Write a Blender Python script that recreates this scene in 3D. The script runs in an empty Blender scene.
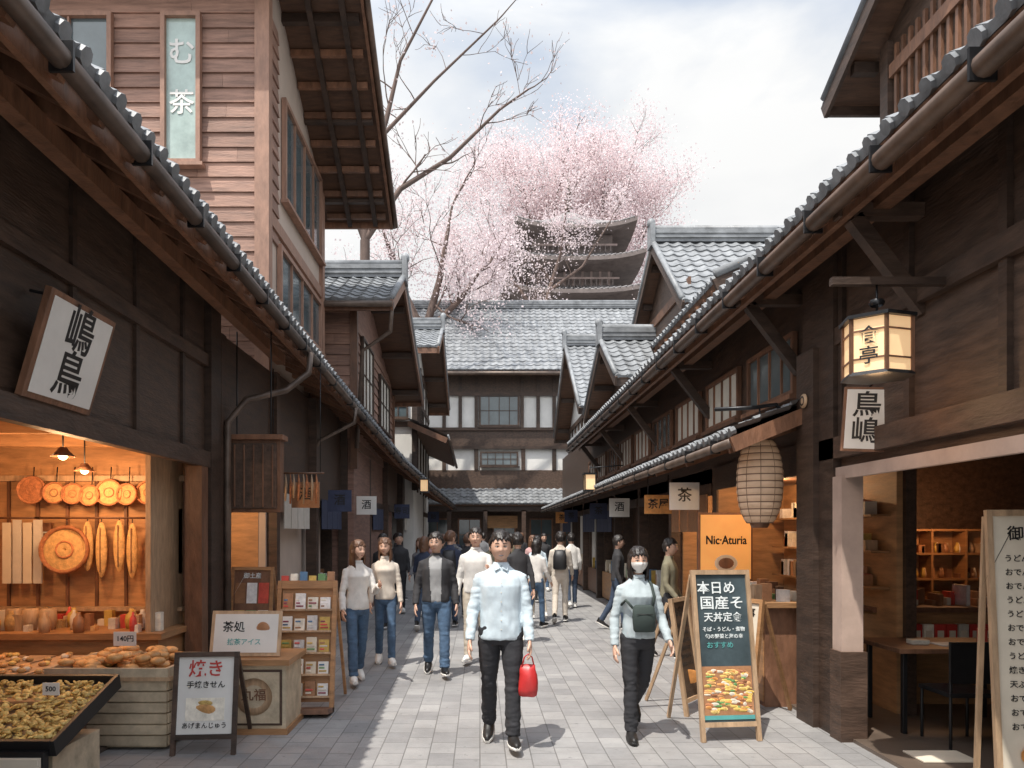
import bpy, math, random
from mathutils import Vector, Matrix, noise
V=Vector
random.seed(7)
D=bpy.data
scene=bpy.context.scene
# ------------------------------------------------------------ materials
def mk(name,col,rough=.6,var=.25,scale=5,bump=.15,stretch=(1,1,1),metal=0,emit=None,es=0,island=0.0,bscale=None,spec=None):
    m=D.materials.new(name); m.use_nodes=True
    nt=m.node_tree; N=nt.nodes; L=nt.links
    bs=N['Principled BSDF']
    bs.inputs['Roughness'].default_value=rough
    bs.inputs['Metallic'].default_value=metal
    if spec is not None: bs.inputs['Specular IOR Level'].default_value=spec
    tc=N.new('ShaderNodeTexCoord'); mp=N.new('ShaderNodeMapping')
    mp.inputs['Scale'].default_value=stretch
    L.new(tc.outputs['Object'],mp.inputs['Vector'])
    nz=N.new('ShaderNodeTexNoise'); nz.inputs['Scale'].default_value=scale
    nz.inputs['Detail'].default_value=6; nz.inputs['Roughness'].default_value=.65
    L.new(mp.outputs[0],nz.inputs['Vector'])
    rp=N.new('ShaderNodeValToRGB')
    rp.color_ramp.elements[0].position=.3; rp.color_ramp.elements[1].position=.72
    c=col
    rp.color_ramp.elements[0].color=(c[0]*(1-var),c[1]*(1-var),c[2]*(1-var),1)
    rp.color_ramp.elements[1].color=(min(1,c[0]*(1+var)),min(1,c[1]*(1+var)),min(1,c[2]*(1+var)),1)
    L.new(nz.outputs['Fac'],rp.inputs[0])
    out=rp.outputs[0]
    if island>0:
        g=N.new('ShaderNodeNewGeometry'); mr=N.new('ShaderNodeMapRange')
        mr.inputs[3].default_value=1-island; mr.inputs[4].default_value=1+island
        L.new(g.outputs['Random Per Island'],mr.inputs[0])
        mx=N.new('ShaderNodeVectorMath'); mx.operation='SCALE'
        L.new(out,mx.inputs[0]); L.new(mr.outputs[0],mx.inputs['Scale']); out=mx.outputs[0]
    L.new(out,bs.inputs['Base Color'])
    rr=N.new('ShaderNodeMapRange'); rr.inputs[3].default_value=max(0,rough-.12); rr.inputs[4].default_value=min(1,rough+.12)
    L.new(nz.outputs['Fac'],rr.inputs[0]); L.new(rr.outputs[0],bs.inputs['Roughness'])
    if bump>0:
        bp=N.new('ShaderNodeBump'); bp.inputs['Strength'].default_value=bump; bp.inputs['Distance'].default_value=.02
        n2=N.new('ShaderNodeTexNoise'); n2.inputs['Scale'].default_value=bscale or scale*4; n2.inputs['Detail'].default_value=4
        L.new(mp.outputs[0],n2.inputs['Vector'])
        L.new(n2.outputs['Fac'],bp.inputs['Height']); L.new(bp.outputs[0],bs.inputs['Normal'])
    if emit:
        bs.inputs['Emission Color'].default_value=(*emit,1); bs.inputs['Emission Strength'].default_value=es
    return m
M={}
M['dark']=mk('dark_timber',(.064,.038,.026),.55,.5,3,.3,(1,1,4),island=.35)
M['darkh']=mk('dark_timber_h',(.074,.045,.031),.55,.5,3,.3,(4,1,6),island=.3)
M['brown']=mk('brown_timber',(.19,.092,.052),.5,.4,3,.3,(3,3,1),island=.3)
M['soff']=mk('soffit_board',(.13,.066,.038),.6,.4,3,.3,(1,6,1),island=.3)
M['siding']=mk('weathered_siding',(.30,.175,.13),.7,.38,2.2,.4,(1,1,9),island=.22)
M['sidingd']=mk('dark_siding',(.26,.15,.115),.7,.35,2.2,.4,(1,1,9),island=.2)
M['trim']=mk('pale_trim',(.32,.18,.125),.6,.3,3,.25,(3,3,1))
M['warm']=mk('warm_wood',(.38,.20,.09),.5,.3,3,.2,(1,1,7),island=.15)
M['tan']=mk('tan_wood',(.46,.31,.19),.5,.3,4,.2,(5,5,1),island=.15)
M['crate']=mk('crate_board',(.50,.41,.29),.7,.3,6,.25,island=.12)
M['tile']=mk('roof_tile',(.225,.235,.245),.5,.45,2.8,.2,bscale=30)
M['tiled']=mk('roof_tile_dark',(.17,.175,.185),.5,.4,2.5,.15,bscale=30)
M['ptile']=mk('pagoda_tile',(.25,.235,.235),.7,.3,2,.1)  # pagoda colours below are paled: distance haze is put into the base colour
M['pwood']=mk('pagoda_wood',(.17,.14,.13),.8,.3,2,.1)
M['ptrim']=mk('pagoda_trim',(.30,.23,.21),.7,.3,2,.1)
M['plaster']=mk('white_plaster',(.76,.74,.70),.8,.12,1.2,.1)
M['beige']=mk('beige_plaster',(.52,.42,.35),.8,.12,1.2,.1)
M['gutter']=mk('copper_gutter',(.13,.095,.075),.45,.45,4,.05,metal=.3)
M['gutterb']=mk('brown_gutter',(.12,.075,.052),.45,.45,4,.05,metal=.2)
M['glass']=mk('window_glass',(.10,.13,.14),.06,.3,1.3,0,spec=.9)
M['glassp']=mk('poster_glass',(.42,.52,.48),.15,.3,2,0)
M['paper']=mk('shoji_paper',(.68,.65,.58),.8,.12,2,.05)
M['white']=mk('white_board',(.76,.74,.70),.6,.07,3,.02)
M['cream']=mk('cream_board',(.70,.62,.50),.6,.1,3,.02)
M['ink']=mk('black_ink',(.015,.014,.014),.5,.1,3,0)
M['red']=mk('red_paint',(.55,.05,.04),.5,.15,3,0)
M['teal']=mk('teal_print',(.10,.35,.34),.5,.2,3,0)
M['chalk']=mk('chalkboard',(.045,.068,.078),.6,.45,4,.05)
M['chalkw']=mk('chalk_white',(.72,.77,.77),.8,.2,30,0)
M['yellow']=mk('yellow_print',(.7,.48,.12),.5,.2,12,0)
M['green']=mk('green_print',(.14,.30,.10),.5,.3,12,0)
M['orange']=mk('orange_print',(.65,.28,.08),.5,.3,12,0)
M['bun']=mk('baked_bun',(.66,.36,.14),.45,.35,14,.2,island=.2)
M['cracker']=mk('fried_cracker',(.85,.52,.17),.5,.4,30,.4,island=.3)
M['straw']=mk('woven_straw',(.58,.36,.15),.7,.3,25,.5,island=.25)
M['straw2']=mk('woven_straw_red',(.45,.18,.08),.7,.4,25,.5,island=.2)
M['steel']=mk('dark_metal',(.03,.03,.032),.35,.2,5,.05,metal=.6)
M['cloth']=mk('indigo_cloth',(.05,.06,.11),.9,.2,8,.1)
M['clothw']=mk('white_cloth',(.6,.56,.5),.9,.1,8,.1)
M['pillar']=mk('tan_pillar',(.46,.34,.28),.6,.22,2,.1)
M['lampw']=mk('lamp_paper',(.8,.6,.35),.6,.1,5,0,emit=(1,.60,.30),es=.5)
M['lampp']=mk('paper_lantern_skin',(.60,.42,.29),.7,.15,8,.1,emit=(1,.62,.34),es=.04)
M['lamprib']=mk('paper_lantern_rib',(.20,.12,.08),.7,.12,8,.1)
M['bulb']=mk('bulb_glow',(.9,.8,.6),.4,0,5,0,emit=(1,.72,.38),es=9)
M['litsign']=mk('lit_sign',(.80,.40,.13),.5,.15,3,0,emit=(1,.45,.12),es=.35)
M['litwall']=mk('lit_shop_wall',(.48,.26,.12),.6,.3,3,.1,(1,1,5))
M['bark']=mk('cherry_bark',(.13,.09,.075),.9,.4,3,.4,(1,1,.3))
M['blossom']=mk('cherry_blossom',(.80,.70,.71),.8,.10,.9,0,island=.14)
M['blossom2']=mk('pale_bud_twigs',(.62,.53,.52),.8,.2,.9,0,island=.2)
for k in('blossom','blossom2'):
    nt=M[k].node_tree; bs=nt.nodes['Principled BSDF']; tr=nt.nodes.new('ShaderNodeBsdfTranslucent'); tr.inputs[0].default_value=(.82,.70,.71,1); ms=nt.nodes.new('ShaderNodeMixShader'); ms.inputs[0].default_value=.4
    nt.links.new(bs.outputs[0],ms.inputs[1]); nt.links.new(tr.outputs[0],ms.inputs[2]); nt.links.new(ms.outputs[0],nt.nodes['Material Output'].inputs[0])
M['shopfloor']=mk('shop_floor',(.12,.09,.07),.4,.2,3,.1)
def goodsmats():
    r=[]
    for i,c in enumerate([(.6,.08,.06),(.75,.7,.6),(.1,.2,.34),(.6,.4,.1),(.15,.3,.12),(.4,.2,.1),(.7,.68,.66),(.3,.06,.1)]):
        k='goods%d'%i; M[k]=mk('packaging_%d'%i,c,.4,.25,14,0,island=.25); r.append(k)
    return r
GOODS=goodsmats()
WG=['tan','cream','goods5','goods3','goods0','goods1','goods6','brown','goods5']
def paving(name):
    m=D.materials.new(name); m.use_nodes=True; nt=m.node_tree; N=nt.nodes; L=nt.links; bs=N['Principled BSDF']
    tc=N.new('ShaderNodeTexCoord'); mp=N.new('ShaderNodeMapping'); mp.inputs['Rotation'].default_value=(0,0,math.radians(90))
    L.new(tc.outputs['Object'],mp.inputs[0])
    b=N.new('ShaderNodeTexBrick'); b.inputs['Scale'].default_value=1
    b.inputs['Brick Width'].default_value=.30; b.inputs['Row Height'].default_value=.20
    b.inputs['Mortar Size'].default_value=.005; b.inputs['Mortar Smooth'].default_value=.4
    b.inputs['Color1'].default_value=(.26,.255,.255,1); b.inputs['Color2'].default_value=(.345,.338,.332,1); b.inputs['Mortar'].default_value=(.17,.165,.16,1)
    L.new(mp.outputs[0],b.inputs['Vector'])
    nz=N.new('ShaderNodeTexNoise'); nz.inputs['Scale'].default_value=.9; nz.inputs['Detail'].default_value=9; nz.inputs['Roughness'].default_value=.75
    L.new(tc.outputs['Object'],nz.inputs['Vector'])
    mr=N.new('ShaderNodeMapRange'); mr.inputs[1].default_value=.3; mr.inputs[2].default_value=.7; mr.inputs[3].default_value=.66; mr.inputs[4].default_value=1.14
    L.new(nz.outputs['Fac'],mr.inputs[0])
    ns=N.new('ShaderNodeTexNoise'); ns.inputs['Scale'].default_value=14; ns.inputs['Detail'].default_value=3; L.new(tc.outputs['Object'],ns.inputs['Vector'])
    ms=N.new('ShaderNodeMapRange'); ms.inputs[1].default_value=.64; ms.inputs[2].default_value=.74; ms.inputs[3].default_value=1; ms.inputs[4].default_value=.7; L.new(ns.outputs['Fac'],ms.inputs[0])
    mm=N.new('ShaderNodeMath'); mm.operation='MULTIPLY'; L.new(mr.outputs[0],mm.inputs[0]); L.new(ms.outputs[0],mm.inputs[1])
    vm=N.new('ShaderNodeVectorMath'); vm.operation='SCALE'
    L.new(b.outputs['Color'],vm.inputs[0]); L.new(mm.outputs[0],vm.inputs['Scale']); L.new(vm.outputs[0],bs.inputs['Base Color'])
    n2=N.new('ShaderNodeTexNoise'); n2.inputs['Scale'].default_value=60
    L.new(tc.outputs['Object'],n2.inputs['Vector'])
    ad=N.new('ShaderNodeMath'); ad.operation='MULTIPLY_ADD'; ad.inputs[1].default_value=-1.0
    L.new(b.outputs['Fac'],ad.inputs[0]); 
    m3=N.new('ShaderNodeMath'); m3.operation='MULTIPLY'; m3.inputs[1].default_value=.35
    L.new(n2.outputs['Fac'],m3.inputs[0]); L.new(m3.outputs[0],ad.inputs[2])
    bp=N.new('ShaderNodeBump'); bp.inputs['Strength'].default_value=.5; bp.inputs['Distance'].default_value=.01
    L.new(ad.outputs[0],bp.inputs['Height']); L.new(bp.outputs[0],bs.inputs['Normal'])
    bs.inputs['Roughness'].default_value=.6
    return m
M['paving']=paving('paving_blocks')
M['ground']=mk('ground_earth',(.22,.21,.2),.9,.2,.3,.2)
# ------------------------------------------------------------ builder
def frame(o,u,v,n):
    u=V(u).normalized();v=V(v).normalized();n=V(n).normalized()
    m=Matrix.Identity(4)
    for i in range(3): m[i][0]=u[i];m[i][1]=v[i];m[i][2]=n[i];m[i][3]=o[i]
    return m
def FC(x,y,z): return frame((x,y,z),(1,0,0),(0,0,1),(0,-1,0))
def FL(x,y,z): return frame((x,y,z),(0,1,0),(0,0,1),(1,0,0))
def FR(x,y,z): return frame((x,y,z),(0,-1,0),(0,0,1),(-1,0,0))
_tc={}
def textgeo(s):
    if s in _tc: return _tc[s]
    cu=D.curves.new('t','FONT'); cu.body=s; cu.size=1; cu.align_x='CENTER'; cu.align_y='CENTER'; cu.extrude=.01; cu.resolution_u=2
    cu.offset=.012
    o=D.objects.new('t',cu); scene.collection.objects.link(o)
    dg=bpy.context.evaluated_depsgraph_get(); me=D.meshes.new_from_object(o.evaluated_get(dg))
    vs=[v.co.copy() for v in me.vertices]; fs=[tuple(p.vertices) for p in me.polygons]
    D.objects.remove(o); D.curves.remove(cu); D.meshes.remove(me)
    _tc[s]=(vs,fs); return _tc[s]
class B:
    def __init__(s,name,bevel=0): s.name=name; s.parts={}; s.cur='body'; s.bevel=bevel
    def P(s,p): s.cur=p; return s
    def add(s,vs,fs,mat,smooth=False):
        p=s.parts.setdefault(s.cur,{'v':[],'f':[],'m':[],'s':[],'mats':[]})
        if mat not in p['mats']: p['mats'].append(mat)
        k=p['mats'].index(mat); o=len(p['v']); p['v'].extend(vs)
        for f in fs: p['f'].append(tuple(i+o for i in f)); p['m'].append(k); p['s'].append(smooth)
    BF=[(0,3,2,1),(4,5,6,7),(0,1,5,4),(1,2,6,5),(2,3,7,6),(3,0,4,7)]
    def mbox(s,mat,Mx,a0,a1,b0,b1,c0,c1):
        vs=[Mx@V(t) for t in [(a0,b0,c0),(a1,b0,c0),(a1,b1,c0),(a0,b1,c0),(a0,b0,c1),(a1,b0,c1),(a1,b1,c1),(a0,b1,c1)]]
        s.add(vs,B.BF,mat)
    def box(s,mat,x0,x1,y0,y1,z0,z1): s.mbox(mat,Matrix.Identity(4),x0,x1,y0,y1,z0,z1)
    def beam(s,mat,p0,p1,w,h,up=(0,0,1)):
        p0=V(p0);p1=V(p1);d=(p1-p0); L=d.length; d.normalize(); u=V(up)
        side=d.cross(u).normalized(); u2=side.cross(d)
        s.mbox(mat,frame(p0,d,u2,d.cross(u2)),0,L,-h/2,h/2,-w/2,w/2)
    def tube(s,mat,pts,rad,n=8,cap=True,smooth=True,ref=None):
        pts=[V(p) for p in pts]; k=len(pts)
        if not hasattr(rad,'__len__'): rad=[rad]*k
        vs=[];fs=[]; pr=None
        for i,p in enumerate(pts):
            t=(pts[min(i+1,k-1)]-pts[max(i-1,0)]).normalized()
            if pr is None:
                a=V(ref) if ref else (V((0,0,1)) if abs(t.z)<.9 else V((1,0,0)))
                pr=(a-t*a.dot(t)).normalized()
            else: pr=(pr-t*pr.dot(t)).normalized()
            q=t.cross(pr); r=rad[i]
            ru,rv=(r if hasattr(r,'__len__') else (r,r))
            for j in range(n):
                a=2*math.pi*j/n; vs.append(p+pr*math.cos(a)*ru+q*math.sin(a)*rv)
        for i in range(k-1):
            for j in range(n): fs.append((i*n+j,i*n+(j+1)%n,(i+1)*n+(j+1)%n,(i+1)*n+j))
        if cap: fs.append(tuple(range(n))[::-1]); fs.append(tuple(range((k-1)*n,k*n)))
        s.add(vs,fs,mat,smooth)
    def lathe(s,mat,c,prof,n=20,smooth=True,Mx=None):
        vs=[];fs=[]; Mx=Mx or Matrix.Translation(V(c))
        for r,z in prof:
            for j in range(n): a=2*math.pi*j/n; vs.append(Mx@V((r*math.cos(a),r*math.sin(a),z)))
        for i in range(len(prof)-1):
            for j in range(n): fs.append((i*n+j,i*n+(j+1)%n,(i+1)*n+(j+1)%n,(i+1)*n+j))
        s.add(vs,fs,mat,smooth)
    def ball(s,mat,c,r,n=10,m=7,Mx=None):
        c=V(c); r=V(r) if hasattr(r,'__len__') else V((r,r,r)); vs=[];fs=[]
        for i in range(m+1):
            a=math.pi*i/m
            for j in range(n):
                b=2*math.pi*j/n; p=V((r.x*math.sin(a)*math.cos(b),r.y*math.sin(a)*math.sin(b),r.z*math.cos(a)))
                vs.append(c+(Mx@p if Mx else p))
        for i in range(m):
            for j in range(n): fs.append((i*n+j,(i+1)*n+j,(i+1)*n+(j+1)%n,i*n+(j+1)%n))
        s.add(vs,fs,mat,True)
    def text(s,mat,Mx,t,u,v,size,nn,sx=1):
        vs,fs=textgeo(t)
        s.add([Mx@V((u+a.x*size*sx,v+a.y*size,nn+a.z*.1)) for a in vs],fs,mat)
    def poly(s,mat,pts,th,axis):
        pts=[V(p) for p in pts]; a=V(axis)*th; k=len(pts)
        vs=pts+[p+a for p in pts]
        fs=[tuple(range(k)),tuple(range(2*k-1,k-1,-1))]+[(i,i+k,(i+1)%k+k,(i+1)%k) for i in range(k)]
        s.add(vs,fs,mat)
    def done(s,loc=None,rz=0):
        top=None; obs=[]
        for pn,p in s.parts.items():
            me=D.meshes.new(pn); me.from_pydata([tuple(v) for v in p['v']],[],p['f'])
            for k in p['mats']: me.materials.append(M[k] if isinstance(k,str) else k)
            me.polygons.foreach_set('material_index',p['m']); me.polygons.foreach_set('use_smooth',p['s'])
            me.update(); o=D.objects.new(pn,me); scene.collection.objects.link(o); obs.append(o)
            if s.bevel:
                bv=o.modifiers.new('b','BEVEL'); bv.width=s.bevel; bv.segments=2; bv.limit_method='ANGLE'; bv.angle_limit=math.radians(50)
        if len(obs)==1: top=obs[0]; top.name=s.name
        else:
            top=D.objects.new(s.name,None); scene.collection.objects.link(top)
            for o in obs: o.parent=top
        if loc: top.location=loc
        top.rotation_euler[2]=rz
        return top
# ------------------------------------------------------------ architecture helpers
def lerp(a,b,t): return a+(b-a)*t
def roof(b,mt,e0,e1,r0,r1,pitch=.22,course=.28,amp=.04,caps=True,spp=6,under='soff',ut=.07,capr=.05):
    e0,e1,r0,r1=map(V,(e0,e1,r0,r1)); W=(e1-e0).length; nc=max(1,round(W/pitch)); L=(r0-e0).length; nr=max(1,round(L/course))
    n=(e1-e0).cross(r0-e0).normalized()
    if n.z<0: n=-n
    US=nc*spp+1
    prof=[amp*(.5+.5*math.cos(2*math.pi*(k%spp)/spp))**1.6 for k in range(US)]
    jit=[[random.uniform(-.006,.006) for c in range(nc+1)] for j in range(nr+1)]
    def line(v,lift,j):
        return [lerp(lerp(e0,e1,k/(US-1)),lerp(r0,r1,k/(US-1)),v)+n*(prof[k]+lift+jit[j][k//spp]) for k in range(US)]
    vs=[];fs=[]
    ls=[[lerp(e0,e1,k/(US-1))-n*.03 for k in range(US)]]
    for j in range(nr):
        ls.append(line(j/nr,.025,j)); ls.append(line((j+1)/nr,0,j))
    for l in ls: vs+=l
    for i in range(len(ls)-1):
        for k in range(US-1): fs.append((i*US+k,i*US+k+1,(i+1)*US+k+1,(i+1)*US+k))
    b.add(vs,fs,mt,False)
    out=(e0-r0).normalized()
    if caps:
        for c in range(nc+1):
            p=lerp(e0,e1,c/nc)+n*(.012+random.uniform(-.004,.004))
            b.tube(mt,[p-out*.02,p+out*.03],[capr,capr],8,True,False)
    if under:
        q=[e0-n*.035,e1-n*.035,r1-n*.035,r0-n*.035]
        vs=q+[p-n*ut for p in q]
        b.add(vs,B.BF,under)
    return n
def rafters(b,mat,e0,e1,w0,w1,step=.45,w=.06,h=.09,drop=.16):
    e0,e1,w0,w1=map(V,(e0,e1,w0,w1)); k=max(1,round((e1-e0).length/step))
    for i in range(k+1):
        t=(i+.3)/(k+.6); b.beam(mat,lerp(e0,e1,t)-V((0,0,drop)),lerp(w0,w1,t)-V((0,0,drop)),w,h)
def ridge(b,mat,a,c,w=.22,h=.28):
    a=V(a);c=V(c); d=(c-a).normalized()
    b.beam(mat,a+V((0,0,h/2)),c+V((0,0,h/2)),w,h); b.beam(mat,a+V((0,0,h*.35)),c+V((0,0,h*.35)),w*1.3,.04); b.beam(mat,a+V((0,0,h*.7)),c+V((0,0,h*.7)),w*1.2,.03)
    b.tube(mat,[a-d*.04+V((0,0,h+.03)),c+d*.04+V((0,0,h+.03))],w*.42,8)
    for p,s in((a,-1),(c,1)):
        q=p+d*s*.06; b.beam(mat,q-V((0,0,.12)),q+V((0,0,h+.12)),.10,w*1.7,up=d.cross(V((0,0,1))))
        b.ball(mat,q+V((0,0,h+.16)),(.10,.10,.12))
def gutter(b,p0,p1,r=.06,mat='gutter',drop=.1):
    p0=V(p0)-V((0,0,drop));p1=V(p1)-V((0,0,drop)); b.tube(mat,[p0,p1],r,12)
    d=p1-p0; k=int(d.length/.9)
    for i in range(k):
        p=lerp(p0,p1,(i+.5)/k); b.beam('steel',p-V((0,0,r+.008)),p+V((0,0,r+.03)),.018,r*2.2,up=(1,0,0))
def gable(b,x0,x1,y0,y1,z0,ye0,ze0,yr,zr,ye1,ze1,ovl,ovr,wall,tile='tile',rake='brown',pitch=.26,course=.3,spp=6):
    def zt(y): return (ze0+(zr-ze0)*(y-ye0)/(yr-ye0)) if y<yr else (zr+(ze1-zr)*(y-yr)/(ye1-yr))
    d=.12
    pts=[(x0,y0,z0),(x0,y0,zt(y0)-d)]
    if y0<yr<y1: pts.append((x0,yr,zr-d))
    pts+=[(x0,y1,zt(y1)-d),(x0,y1,z0)]
    b.P('walls').poly(wall,pts,x1-x0,(1,0,0))
    a,c=x0-ovl,x1+ovr
    b.P('roof'); roof(b,tile,(a,ye0,ze0),(c,ye0,ze0),(a,yr,zr),(c,yr,zr),pitch,course,spp=spp)
    roof(b,tile,(a,ye1,ze1),(c,ye1,ze1),(a,yr,zr),(c,yr,zr),pitch,course,spp=spp)
    ridge(b,tile,(a,yr,zr),(c,yr,zr))
    b.P('eave_timber')
    for xx in (a-.03,c+.03):
        b.beam(rake,(xx,ye0-.02,ze0-.12),(xx,yr,zr-.12),.05,.2); b.beam(rake,(xx,ye1+.02,ze1-.12),(xx,yr+.01,zr-.12),.045,.2)
        b.tube(tile,[(xx,ye0,ze0+.05),(xx,yr,zr+.05)],.06,8); b.tube(tile,[(xx,ye1,ze1+.05),(xx,yr,zr+.05)],.06,8)
    for t in (.15,.5,.85):
        for (ya,yb) in((ye0,yr),(ye1,yr)):
            y=lerp(ya,yb,t)
            if ovl>.2: b.box('dark',a+.05,x0-.002,y-.05,y+.05,zt(y)-.26,zt(y)-.13)
            if ovr>.2: b.box('dark',x1+.002,c-.05,y-.05,y+.05,zt(y)-.26,zt(y)-.13)
    b.box(rake,a,c,ye0+.02,ye0+.07,ze0-.2,ze0-.05); b.box(rake,a,c,ye1-.07,ye1-.02,ze1-.2,ze1-.05)
def window(b,Mx,w,h,nx=2,nz=2,fr='dark',gl='glass',ft=.05,d=.06):
    b.mbox(gl,Mx,ft*.5,w-ft*.5,ft*.5,h-ft*.5,.004,.02)
    b.mbox(fr,Mx,0,ft,0,h,0,d); b.mbox(fr,Mx,w-ft,w,0,h,0,d); b.mbox(fr,Mx,ft,w-ft,0,ft,0,d); b.mbox(fr,Mx,ft,w-ft,h-ft,h,0,d)
    b.mbox(fr,Mx,-.05,w+.05,-.05,-.002,0,d+.05)
    for i in range(1,nx): b.mbox(fr,Mx,w*i/nx-.014,w*i/nx+.014,ft,h-ft,.0,d*.8)
    for i in range(1,nz): b.mbox(fr,Mx,ft,w-ft,h*i/nz-.012,h*i/nz+.012,.0,d*.7)
def siding(b,mat,Mx,w,h,ph=.2):
    k=max(1,round(h/ph)); ph=h/k
    for i in range(k):
        z0=i*ph;z1=z0+ph-.004
        segs=[0]; 
        while segs[-1]<w-1.2: segs.append(segs[-1]+random.uniform(1.2,3))
        if segs[-1]>w-.3: segs.pop()
        segs.append(w)
        for a,c in zip(segs[:-1],segs[1:]):
            q=random.uniform(0,.006)
            vs=[Mx@V(t) for t in [(a,z0,.002),(c-.003,z0,.002),(c-.003,z1,.002),(a,z1,.002),(a,z0,.034+q),(c-.003,z0,.034+q),(c-.003,z1,.012),(a,z1,.012)]]
            b.add(vs,B.BF,mat)
def downpipe(b,pts,r=.035): b.tube('gutter',pts,r,8)
# ------------------------------------------------------------ ground
b=B('ground'); b.add([V((-400,-200,-.004)),V((400,-200,-.004)),V((400,600,-.004)),V((-400,600,-.004))],[(0,1,2,3)],'ground'); b.done()
b=B('street_paving'); b.add([V((-3.6,-8,0)),V((3.6,-8,0)),V((3.6,30,0)),V((-3.6,30,0))],[(0,1,2,3)],'paving'); b.done()
# ------------------------------------------------------------ LEFT near shop
b=B('wooden_food_shop')
b.P('roof'); e0,e1=V((-1.80,-6,4.22)),V((-2.25,10.45,4.2)); r0,r1=V((-4.6,-6,5.5)),V((-4.6,10.25,5.5))
roof(b,'tile',e0,e1,r0,r1,.2,.28,spp=6,capr=.05)
b.P('rafters'); 
w0=lerp(e0,r0,.43);w1=lerp(e1,r1,.4)
rafters(b,'brown',e0,e1,w0,w1,.42,.07,.10,.17)
b.beam('brown',e0+V((-.10,0,-.13)),e1+V((-.10,0,-.13)),.04,.20)
b.beam('brown',e0+V((-.62,0,-.02)),e1+V((-.56,0,-.02)),.12,.14)
b.P('gutter'); gutter(b,e0+V((.03,0,-.03)),e1+V((.03,0,-.03)),.055,drop=.13)
downpipe(b,[(-2.13,9.3,4.0),(-2.15,9.3,3.75),(-2.4,9.15,3.5),(-2.75,8.7,3.3),(-2.88,8.45,3.0),(-2.88,8.45,.1)],.04)
b.P('walls')
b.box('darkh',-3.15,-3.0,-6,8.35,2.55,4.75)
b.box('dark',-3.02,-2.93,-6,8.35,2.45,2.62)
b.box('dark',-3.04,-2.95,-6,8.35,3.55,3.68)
for i in range(14): 
    y=-5.6+i*1.0; b.box('dark',-3.0,-2.97,y,y+.06,2.62,4.6)
b.box('dark',-3.14,-2.92,8.05,8.35,0,4.7)
b.box('brown',-3.12,-2.94,7.82,8.0,0,2.45)
b.box('dark',-3.14,-2.94,1.4,1.6,0,2.45)
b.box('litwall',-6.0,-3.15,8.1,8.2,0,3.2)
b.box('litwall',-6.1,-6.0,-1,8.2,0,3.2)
b.box('soff',-6.0,-3.15,-1,8.1,2.75,2.85)
b.box('dark',-6.0,-3.15,-1.1,-1,0,3.2)
b.box('shopfloor',-6,-3.0,-1,8.1,.0,.03)
for i in range(7): b.box('warm',-6.0,-3.16,1.5+i,1.58+i,2.62,2.745)
b.P('shelves')
b.box('tan',-5.9,-3.2,8.0,8.09,2.30,2.36)
b.box('tan',-5.95,-3.2,7.95,8.09,.9,.94)
for i in range(9): b.box('brown',-5.8+i*.32,-5.77+i*.32,8.07,8.098,.94,2.3)
b.box('warm',-5.5,-3.1,7.2,8.09,.70,.76); b.box('warm',-5.5,-3.15,7.25,8.05,.03,.70)
b.box('warm',-4.9,-3.1,5.2,7.1,.5,.56); b.box('brown',-4.85,-3.15,5.25,7.1,.03,.5)
b.box('tan',-3.3,-3.25,7.3,8.09,.76,2.6)
b.done()
def disc(b,mat,x,y,z,r,th=.03):
    tl=random.uniform(-.15,.15)
    Mx=frame((x,y,z),(1,tl,0),(0,.08,1),(tl,-1,.08))
    prof=[(0.001,0)]+[(r*k/10,th*.3*(1 if k%2 else .1)+th*.4*(1-(k/10)**2)) for k in range(1,11)]+[(r*1.04,th*.7),(r*1.05,th*.3),(r*1.03,0)]
    b.lathe(mat,None,prof,24,True,Mx)
    b.lathe('straw2',None,[(r*.93,th*.5),(r*1.05,th*1.3),(r*1.12,th*.4),(r*1.06,0)],24,True,Mx)
    b.lathe('straw2',None,[(r*.32,th*.55),(r*.37,th*.9),(r*.42,th*.55)],20,True,Mx)
b=B('hanging_straw_baskets')
for i,x in enumerate([-4.80,-4.55,-4.36,-4.17,-3.97,-3.77,-3.55]):
    disc(b,'straw2' if i==0 else 'straw',x,7.93-.012*(i%2),2.16+random.uniform(-.04,.04)+(.05 if i==0 else 0),.125+random.uniform(-.025,.012)+(.03 if i==0 else 0))
    b.tube('ink',[(x,7.95,2.2),(x,7.97,2.45)],.006,5)
disc(b,'straw',-4.42,7.9,1.56,.235,.06)
for x,z,h in((-4.2,1.6,.27),(-4.05,1.56,.3),(-3.86,1.6,.28),(-3.72,1.55,.3)):
    b.ball('straw',(x,7.92,z),(.065,.03,h),12,8); b.beam('brown',(x,7.888,z-h*.8),(x,7.888,z+h*.8),.008,.008,up=(1,0,0))
b.tube('brown',[(-4.75,7.9,1.9),(-3.4,7.9,1.9)],.012,6)
for x in(-4.42,-4.2,-4.05,-3.86,-3.72): b.tube('ink',[(x,7.92,1.9),(x,7.92,1.8)],.005,5)
b.done()
b=B('hanging_towels')
for i in range(4):
    x=-5.1+i*.11; b.box('clothw' if i%2 else 'cream',x,x+.09,7.9,7.92,1.2,1.85+.03*(i%2))
b.tube('brown',[(-5.2,7.9,1.9),(-4.7,7.9,1.9)],.012,6)
b.done()
b=B('wall_bags')
for i in range(3): b.box('goods5',-3.58+i*.12,-3.49+i*.12,7.98,8.07,1.3,2.0)
b.box('brown',-4.85,-4.65,8.02,8.066,1.5,1.85); b.text('chalkw',FC(-4.75,8.02,1.68),'和',0,0,.16,.003)
b.done()
b=B('counter_goods')
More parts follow.
